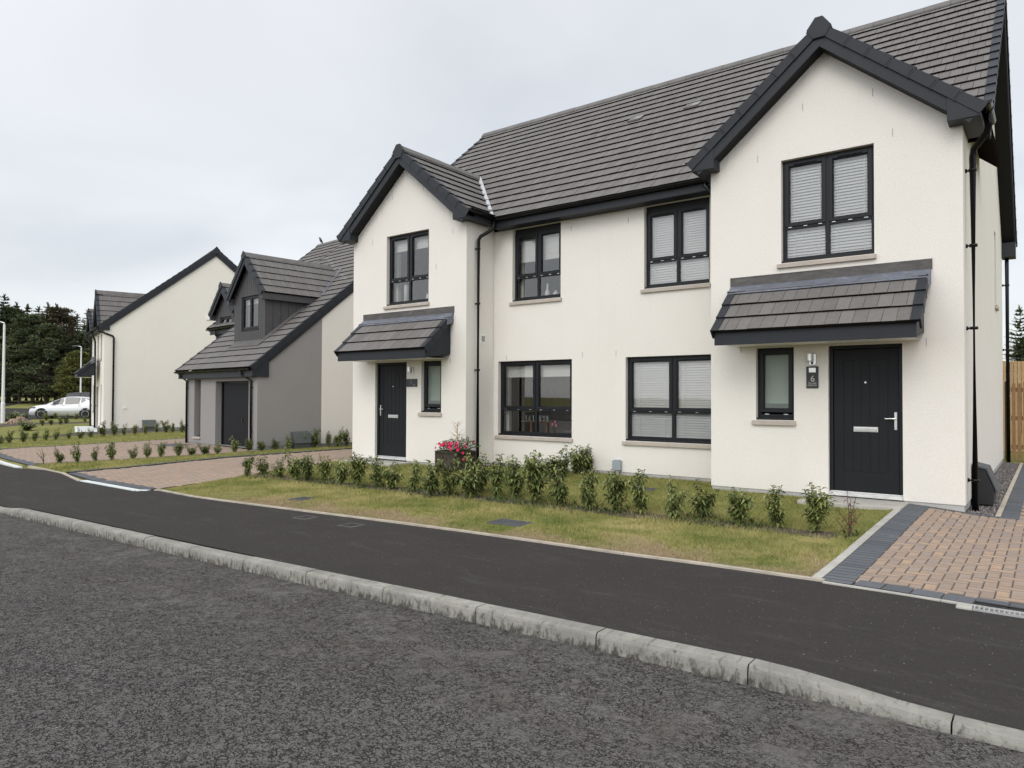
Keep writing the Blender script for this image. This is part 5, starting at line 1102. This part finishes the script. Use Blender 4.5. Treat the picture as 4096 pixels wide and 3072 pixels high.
boxed(-6.82, -4.96, 'small square utility cover in the pavement, farther of two'); boxed(-5.86, -5.01, 'small square utility cover in the pavement, nearer of two')
o = tag(empty('drain_channel', (.43, -4.79, zg(.43, -4.79))), 'galvanised slotted drain grate across the drive entrance', 'drain'); v = MB(); Ld = 2.4
v.box(0, Ld, -.055, -.045, -.05, .012); v.box(0, Ld, .045, .055, -.05, .012)
n = 84
for i in range(n): v.box(i * Ld / n + .003, i * Ld / n + .012, -.0448, .0448, -.01, .010)
go = v.build('grate', M['galv'], o); v = MB(); v.box(0, Ld, -.05, .05, -.09, -.051); v.build('channel', M['black_plastic'], o); v = MB(); v.box(-.10, -.003, -.06, .06, -.05, .014); v.build('end_block', M['concrete'], o, bevel=.01)
# ------------------------------------------------------------------ gate and fences
o = tag(empty('garden_gate', (.13, 9.72, -.09)), 'brown slatted timber side gate beside the house wall', 'gate')
for xx in (.03, .125): pass
v = MB()
for i in range(2): v.box(.02 + i * .105, .085 + i * .105, .0, .022, .02, 1.82)
v.build('slats', M['timber'], o)
for z in (.28, .95, 1.62): v = MB(); v.box(.0, .23, .0225, .06, z, z + .10); v.build('rail', M['timber'], o)
v = MB(); v.box(-.12, -.04, -.01, .09, 0, 1.86); v.build('post', M['planter_wood'], o); v = MB(); v.box(.235, .325, -.02, .08, 0, 1.86); v.build('post', M['timber'], o)
v = MB()
for i in range(9): v.box(.345 + i * .105, .43 + i * .105, .0, .022, .02, 1.82)
for z in (.28, 1.62): v.box(.326, 1.3, .0225, .06, z, z + .10)
v.build('gate_leaf', M['timber'], o)
o = tag(empty('garden_fence', (-.1, 13.0, -.06)), 'pale vertical board fence along the back garden', 'fence'); v = MB()
for i in range(52): v.box(-2.2 + i * .085, -2.2 + i * .085 + .074, 0, .018, .0, 2.46 + rnd.uniform(-.012, .012), rnd.random())
v.build('boards', M['timber_pale'], o)
for z in (.4, 1.2, 2.0): v = MB(); v.box(-2.2, 2.2, .0185, .06, z, z + .08); v.build('rail', M['timber_pale'], o)
# ------------------------------------------------------------------ lamp posts
def lamp_post(x, y, z, h, rz, label, r0=.075):
    o = tag(empty('street_lamp', (x, y, z), rz), label, 'street lamp', 'street lamps'); v = MB()
    v.lathe([(r0 * 1.25, 0), (r0 * 1.25, 1.1), (r0 * .95, 1.2), (r0 * .62, h)], n=12); p = v.build('pole', M['lamp_white'], o, smooth=False)
    v = MB(); v.tube([(0, 0, h - .03), (0, 0, h + .05), (-.10, 0, h + .10), (-.30, 0, h + .12)], .035, 8); v.build('bracket', M['galv'], o)
    v = MB(); v.hexa([(-.75, -.09, h + .10), (-.25, -.11, h + .08), (-.25, .11, h + .08), (-.75, .09, h + .10), (-.72, -.06, h + .16), (-.25, -.09, h + .20), (-.25, .09, h + .20), (-.72, .06, h + .16)]); v.build('lamp_head', M['lid_grey'], o, bevel=.02)
lamp_post(-45.83, 3.80, -.20, 5.55, R(37), 'white street lamp column nearest on the far left, by the stone heap', .085)
lamp_post(-64.09, 15.01, -.05, 5.45, R(37), 'white street lamp column behind the parked cars, before the pines')
lamp_post(-1.75, 62.5, 0, 6.35, R(160), 'white street lamp beyond the back fence on the right')
# stone heap
o = tag(empty('stone_heap', (-45.1, 4.35, -.20)), 'low heap of pinkish rubble stones beside the lamp post', 'stone heap'); v = MB(); r = random.Random(3)
for i in range(150):
    a, q = r.uniform(0, 6.28), r.random() ** .6; x, y, z = math.cos(a) * q * .62, math.sin(a) * q * .62, (1 - q) * .42 * r.random() ** .4; s_ = r.uniform(.035, .075)
    ps = [(x + r.uniform(-s_, s_) * .3 + s_ * dx, y + s_ * dy, z + s_ * dz * .8) for dz in (-1, 1) for dx, dy in ((-1, -1), (1, -.8), (.9, 1), (-.9, .8))]; v.hexa(ps, r.random())
v.build('stones', M['rubble'], o)
# ------------------------------------------------------------------ cars
def car(name, loc, rz, label, Lc, Wc, Hc, paint, suv=False):
    """x runs from nose (0) to tail (Lc)"""
    o = tag(empty(name, loc, rz), label, 'car'); k = Lc / 4.36; hk = Hc / 1.48; w = Wc / 2
    if not suv:
        hood = [(0, .30, .50), (.05, .22, .70), (.25, .20, .80), (.6, .19, .885), (1.0, .19, .93), (1.18, .19, .93), (1.75, .19, .92), (2.5, .19, .94), (3.2, .19, .98), (3.75, .19, 1.05), (4.15, .24, 1.06), (4.30, .30, .98), (4.36, .38, .72)]
        roof = [(1.05, .965), (1.45, 1.17), (1.95, 1.385), (2.35, 1.465), (2.8, 1.475), (3.3, 1.445), (3.75, 1.38), (4.02, 1.30), (4.22, 1.10)]
    else:
        hood = [(0, .42, .72), (.06, .3, .92), (.5, .28, 1.02), (1.1, .27, 1.06), (1.3, .27, 1.08), (2.2, .27, 1.09), (3.3, .27, 1.10), (4.15, .28, 1.12), (4.30, .35, 1.05), (4.36, .45, .8)]
        roof = [(1.15, 1.08), (1.7, 1.56), (2.1, 1.70), (3.0, 1.74), (3.7, 1.72), (4.1, 1.66), (4.28, 1.12)]; hk = Hc / 1.74
    b = MB(); rows = []
    for x, zb, zt in hood:
        ww = w * (1 - .34 * max(0, (.55 - x) / .55) ** 2 - .22 * max(0, (x - 3.85) / .51) ** 2); X = x * k
        rows.append([b.vert((X, s_ * yy * ww, zz * hk)) for s_, seq in ((1, ((.80, zb), (.97, zb + .05), (1.0, lerp(zb, zt, .5)), (.97, lerp(zb, zt, .82)), (.90, zt), (.5, zt + .015))), (-1, ((.5, zt + .015), (.90, zt), (.97, lerp(zb, zt, .82)), (1.0, lerp(zb, zt, .5)), (.97, zb + .05), (.80, zb)))) for yy, zz in seq])
    for p, q in zip(rows, rows[1:]):
        for i in range(11): b.f.append([p[i], p[i + 1], q[i + 1], q[i]]); b.t.append(.5)
        b.f.append([p[11], p[0], q[0], q[11]]); b.t.append(.5)
    b.f.append(rows[0]); b.f.append(rows[-1][::-1]); b.t += [.5, .5]
    body = b.build('body', M[paint], o, smooth=True)
    belt = lambda x: [lerp(h0[2], h1[2], (x - h0[0]) / (h1[0] - h0[0])) for h0, h1 in zip(hood, hood[1:]) if h0[0] <= x <= h1[0]][0]
    g_ = MB(); rows = []
    for x, z in roof: 
        wt = w * (.70 if z > 1.2 else .80); rows.append([g_.vert((x * k, yy, zz * hk)) for yy, zz in ((w * .87, belt(x)), (wt, z - .03), (wt * .6, z), (-wt * .6, z), (-wt, z - .03), (-w * .87, belt(x)))])
    for p, q in zip(rows, rows[1:]):
        for i in range(5): g_.f.append([p[i], p[i + 1], q[i + 1], q[i]]); g_.t.append(.5)
    g_.build('cabin', M[paint], body, smooth=True)
    wn = MB(); zr_ = lambda x: [lerp(a[1], c[1], (x - a[0]) / (c[0] - a[0])) for a, c in zip(roof, roof[1:]) if a[0] <= x <= c[0]][0]
    segs = ((1.36, 2.12), (2.22, 3.12), (3.19, 3.66)) if not suv else ((1.5, 2.2), (2.28, 3.2), (3.28, 4.08))
    for s_ in (1, -1):
        for xa, xb in segs:
            n = 5; up = []; dn = []
            for i in range(n + 1):
                x = lerp(xa, xb, i / n); zb, zt = belt(x) + .02, zr_(x) - .055
                if xb > 3.6 and not suv: zb = lerp(zb, zt - .02, i / n * .85)
                def side(z):
                    f = (z - belt(x)) / max(.05, zr_(x) - .03 - belt(x)); wt = w * (.70 if zr_(x) > 1.2 else .80); return lerp(w * .87, wt, f) + .008
                up.append((x * k, s_ * side(max(zt, zb + .01)), max(zt, zb + .01) * hk)); dn.append((x * k, s_ * side(zb), zb * hk))
            wn.face(dn + up[::-1])
    x0, x1 = roof[0][0] + .06, roof[2][0] - .05; wn.face([(x0 * k - .01, -w * .72, zr_(x0) * hk + .014), (x0 * k - .01, w * .72, zr_(x0) * hk + .014), (x1 * k, w * .56, zr_(x1) * hk + .014), (x1 * k, -w * .56, zr_(x1) * hk + .014)])
    wn.build('side_windows', M['car_glass'], body)
    for wx in (.86 * k, 3.50 * k):
        for s_ in (1, -1):
            v = MB(); yc = s_ * (w - .10); v.lathe([(.20, -.10), (.315, -.10), (.33, -.07), (.33, .07), (.315, .10), (.20, .10)], (wx, yc, .33), 20, 'y'); t = v.build('wheel', M['tyre'], o)
            v = MB()
            for j in range(10):
                a = j * .6283; v.hexa([(wx + math.cos(a + d_) * rr, yc + s_ * yy, .33 + math.sin(a + d_) * rr) for yy in (.085, .098) for rr, d_ in ((.04, -.3), (.205, -.07), (.205, .07), (.04, .3))])
            v.lathe([(.205, s_ * .075), (.225, s_ * .102), (.21, s_ * .104)], (wx, yc, .33), 20, 'y', cap=False); v.build('rim', M['galv'], t)
            v = MB(); v.lathe([(.375, s_ * .0), (.375, s_ * .012)], (wx, s_ * (w * .985 - .0), .36), 20, 'y'); v.build('wheel_arch', M['black_plastic'], body)
    for s_ in (1, -1):
        v = MB(); v.hexa([(.06 * k, s_ * w * .66, .66 * hk), (.42 * k, s_ * w * .93, .74 * hk), (.50 * k, s_ * w * .95, .78 * hk), (.10 * k, s_ * w * .62, .76 * hk), (.03 * k, s_ * w * .70, .67 * hk), (.40 * k, s_ * w * 1.0, .75 * hk), (.48 * k, s_ * w * 1.0, .80 * hk), (.06 * k, s_ * w * .68, .78 * hk)]); v.build('headlight', M['car_glass'], body)
        v = MB(); v.hexa([(3.92 * k, s_ * w * .90, .93 * hk), (4.28 * k, s_ * w * .78, .86 * hk), (4.33 * k, s_ * w * .72, .98 * hk), (4.10 * k, s_ * w * .85, 1.04 * hk), (3.92 * k, s_ * w * 1.0, .93 * hk), (4.30 * k, s_ * w * .95, .86 * hk), (4.30 * k, s_ * w * .90, .99 * hk), (4.10 * k, s_ * w * .96, 1.05 * hk)]); v.build('tail_light', M['red_lamp'], body)
        v = MB(); v.hexa([(1.42 * k, s_ * w * .95, .98 * hk), (1.60 * k, s_ * w * .95, .99 * hk), (1.60 * k, s_ * w * 1.13, 1.0 * hk), (1.47 * k, s_ * w * 1.13, 1.0 * hk), (1.42 * k, s_ * w * .95, 1.08 * hk), (1.60 * k, s_ * w * .95, 1.09 * hk), (1.60 * k, s_ * w * 1.10, 1.10 * hk), (1.47 * k, s_ * w * 1.10, 1.09 * hk)]); v.build('mirror', M[paint], body, bevel=.02)
        for xd in ((2.30, 3.28) if not suv else (2.4, 3.4)): v = MB(); v.box((xd - .24) * k, (xd - .06) * k, s_ * w * .985 - .02, s_ * w * .985 + .02, .88 * hk, .905 * hk); v.build('door_handle', M[paint], body)
    return o
CARDATA = None
car('parked_car', (-53.52, 7.9, -.20), R(49), 'silver five door hatchback parked side on at the far left', 4.36, 1.82, 1.50, 'car_silver')
car('parked_car', (-54.23, 14.93, -.17), R(-128.5), 'dark tall estate car parked behind the silver hatchback', 4.7, 1.85, 1.78, 'car_dark', True)
# ------------------------------------------------------------------ trees
def conifer(seed, h, r0, kind):
    r = random.Random(seed); tr = MB(); lf = MB(); n = 8
    tr.tube([(r.uniform(-.1, .1) * (i > 0), r.uniform(-.1, .1) * (i > 0), h * .97 * i / n - .3 * (i == 0)) for i in range(n + 1)], [lerp(.02 * h, .012, (i / n) ** .8) for i in range(n + 1)], 7)
    def spray(p, d, s, t):
        for k in range(3):
            a = d + Vector((r.uniform(-.6, .6), r.uniform(-.6, .6), r.uniform(-.35, .35))); a.normalize(); sd = a.cross(Vector((r.uniform(-.4, .4), r.uniform(-.4, .4), 1))).normalized() * s * r.uniform(.22, .42)
            e_ = p + a * s * r.uniform(.6, 1.1); lf.face([p - sd * .5, p + sd * .5, e_ + sd * .35, e_ - sd * .35], min(1, max(0, t + r.uniform(-.2, .2))))
    if kind == 'spruce':
        z = h * .06; 
        while z < h * .985:
            f = z / h; R_ = r0 * (1 - f) ** .85 * r.uniform(.85, 1.1) + .12
            for b in range(r.randint(6, 8)):
                a = r.uniform(0, 6.28); L_ = R_ * r.uniform(.65, 1.1); d = Vector((math.cos(a), math.sin(a), -.18 + .5 * f)); p0 = Vector((0, 0, z)); tr.tube([p0, p0 + d * L_ * .6], [.022 * (1 - f) + .006, .005], 4, cap=False)
                m = max(4, int(L_ * 9)); base = r.gauss(.42, .2)
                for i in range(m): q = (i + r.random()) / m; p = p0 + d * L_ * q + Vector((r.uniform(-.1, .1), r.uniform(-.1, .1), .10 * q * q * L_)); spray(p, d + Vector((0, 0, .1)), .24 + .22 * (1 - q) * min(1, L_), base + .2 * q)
            z += r.uniform(.20, .36) * (1 + .3 * (1 - f))
        for i in range(6): spray(Vector((0, 0, h * (.95 + .01 * i))), Vector((r.uniform(-.3, .3), r.uniform(-.3, .3), 1)), .4, .5)
    else:
        for c in range(230):
            f = r.random() ** .8; z = h * lerp(.10, .98, f); prof = (math.sin(min(1, f * 1.25 + .12) * math.pi * .62 + .5)) if f < .5 else (1 - (f - .5) * 1.55) ** .75 if f < .99 else .1
            R_ = r0 * max(.15, prof); a = r.uniform(0, 6.28); q = R_ * math.sqrt(r.uniform(.18, 1)); p = Vector((math.cos(a) * q, math.sin(a) * q, z)); s = r.uniform(.55, 1.05) * (1.1 - .45 * f); base = r.gauss(.40, .20)
            tr.tube([(0, 0, z - q * .35), p * .5 + Vector((0, 0, z * .5 - q * .12)), p], [.05, .03, .012], 4, cap=False)
            for i in range(34):
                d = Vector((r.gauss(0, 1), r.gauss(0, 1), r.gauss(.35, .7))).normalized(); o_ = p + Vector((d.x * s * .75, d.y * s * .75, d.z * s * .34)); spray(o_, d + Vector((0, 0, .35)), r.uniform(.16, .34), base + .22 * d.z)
    return tr, lf
TP = {}
for key, kind, h, r0, mt in (('spruce_a', 'spruce', 12, 2.6, 'spruce'), ('spruce_b', 'spruce', 11, 2.1, 'spruce'), ('spruce_c', 'spruce', 10, 2.4, 'pine_green'), ('pine_a', 'pine', 11, 3.2, 'pine_green'), ('pine_b', 'pine', 10, 2.9, 'pine_green'), ('pine_c', 'pine', 11, 2.4, 'pine_brown'), ('birch', 'pine', 7, 2.0, 'birch')):
    tr, lf = conifer(len(TP) * 5 + 3, h, r0, kind); TP[key] = (tr.build('trunk', M['bark']), lf.build('crown', M[mt]), h)
tused = set()
def tree(key, x, y, h, label, name='pine_tree', group='conifers behind the street', z=None, wide=1):
    t, c, h0 = TP[key]; k = h / h0; o = empty(name, (x, y, zg(x, y) if z is None else z), rnd.uniform(0, 6.28)); o.scale = (k * wide, k * wide, k); tag(o, label, 'tree', group)
    for q in (t, c):
        if key in tused: w = q.copy(); COL.objects.link(w)
        else: w = q
        w.parent = o
    tused.add(key); return o
def along(px, d):  # a point on the ground in the direction the far wood lies
    f = 2841.87; a = (px - 2048) / f; return (.869643 + (-.603776 + .797111 * a) * d, -10.696315 + (.796931 + .603820 * a) * d)
WOOD = [('pine_a', 30, 78, 10.2, 'broad dark pine at the left edge, front of the wood'), ('pine_b', 130, 76, 9.4, 'broad green pine with drooping clumps, front of the wood'), ('pine_a', 185, 74, 8.2, 'bushy pine straight above the silver hatchback'), ('pine_c', 232, 77, 10.2, 'thin brownish pine in the middle of the wood'),
        ('pine_b', -70, 76, 9.6, 'pine just left of the picture edge'), ('pine_c', 292, 80, 8.0, 'brownish half bare pine behind the far lamp'), ('birch', 312, 72, 5.4, 'yellow green bushy tree beside the far lamp'), ('pine_b', 350, 76, 7.6, 'low dark pine behind the far white house corner'), ('pine_a', 80, 75, 7.2, 'low wide pine behind the lamp post'),
        ('spruce_a', 12, 92, 13.4, 'tallest dark spruce top at the left edge'), ('spruce_b', 62, 95, 12.6, 'dark spruce second from the left edge on the skyline'), ('spruce_c', 105, 93, 12.0, 'rounded spruce on the skyline left of the middle'), ('spruce_a', 150, 95, 12.2, 'dark spruce in the middle of the skyline'), ('spruce_b', 188, 92, 12.2, 'narrow dark spruce on the skyline above the brown pine'),
        ('spruce_a', 222, 96, 12.6, 'spiky spruce top above the brownish pine'), ('spruce_c', 264, 93, 11.6, 'pointed spruce on the skyline right of the brown pine'), ('spruce_b', 305, 95, 11.2, 'slim spruce on the skyline above the far lamp'), ('spruce_a', 345, 93, 11.4, 'dark spruce on the skyline beside the dormer roofs'), ('spruce_c', 385, 97, 11.8, 'spruce rising behind the far dormer roof'),
        ('spruce_a', -40, 94, 13.0, 'dark spruce off the left edge'), ('spruce_c', -110, 90, 12.0, 'green spruce off the left edge'), ('pine_a', -150, 78, 10.0, 'dense pine off the left edge'), ('spruce_b', 430, 100, 11.0, 'spruce hidden behind the far house'), ('spruce_a', 40, 84, 10.6, 'dark spruce between the pines at the left'), ('spruce_c', 165, 84, 9.8, 'dark spruce between the green pines'), ('spruce_b', 280, 86, 9.6, 'dark spruce behind the brown pines'), ('spruce_c', 335, 84, 8.8, 'dark spruce behind the yellow green tree')]
for key, px, d, h, lab in WOOD:
    x, y = along(px, d); tree(key, x, y, h * 1.02, lab, 'spruce_tree' if 'spruce' in key else 'birch_tree' if key == 'birch' else 'pine_tree', 'trees of the far wood', wide=1.25 if 'spruce' in key else 1.15)
tree('spruce_c', -.15, 27.0, 5.25, 'green conifer behind the back fence, tallest on the right', 'conifer_tree', 'conifers behind the back fence', 0); tree('spruce_c', .75, 24.5, 4.3, 'second conifer behind the back fence at the right edge', 'conifer_tree', 'conifers behind the back fence', 0); tree('pine_b', .15, 30, 4.2, 'low bushy conifer behind the back fence', 'conifer_tree', 'conifers behind the back fence', 0)
tree('spruce_b', 1.6, 28, 5.2, 'conifer behind the back fence just off the right edge', 'conifer_tree', 'conifers behind the back fence', 0)
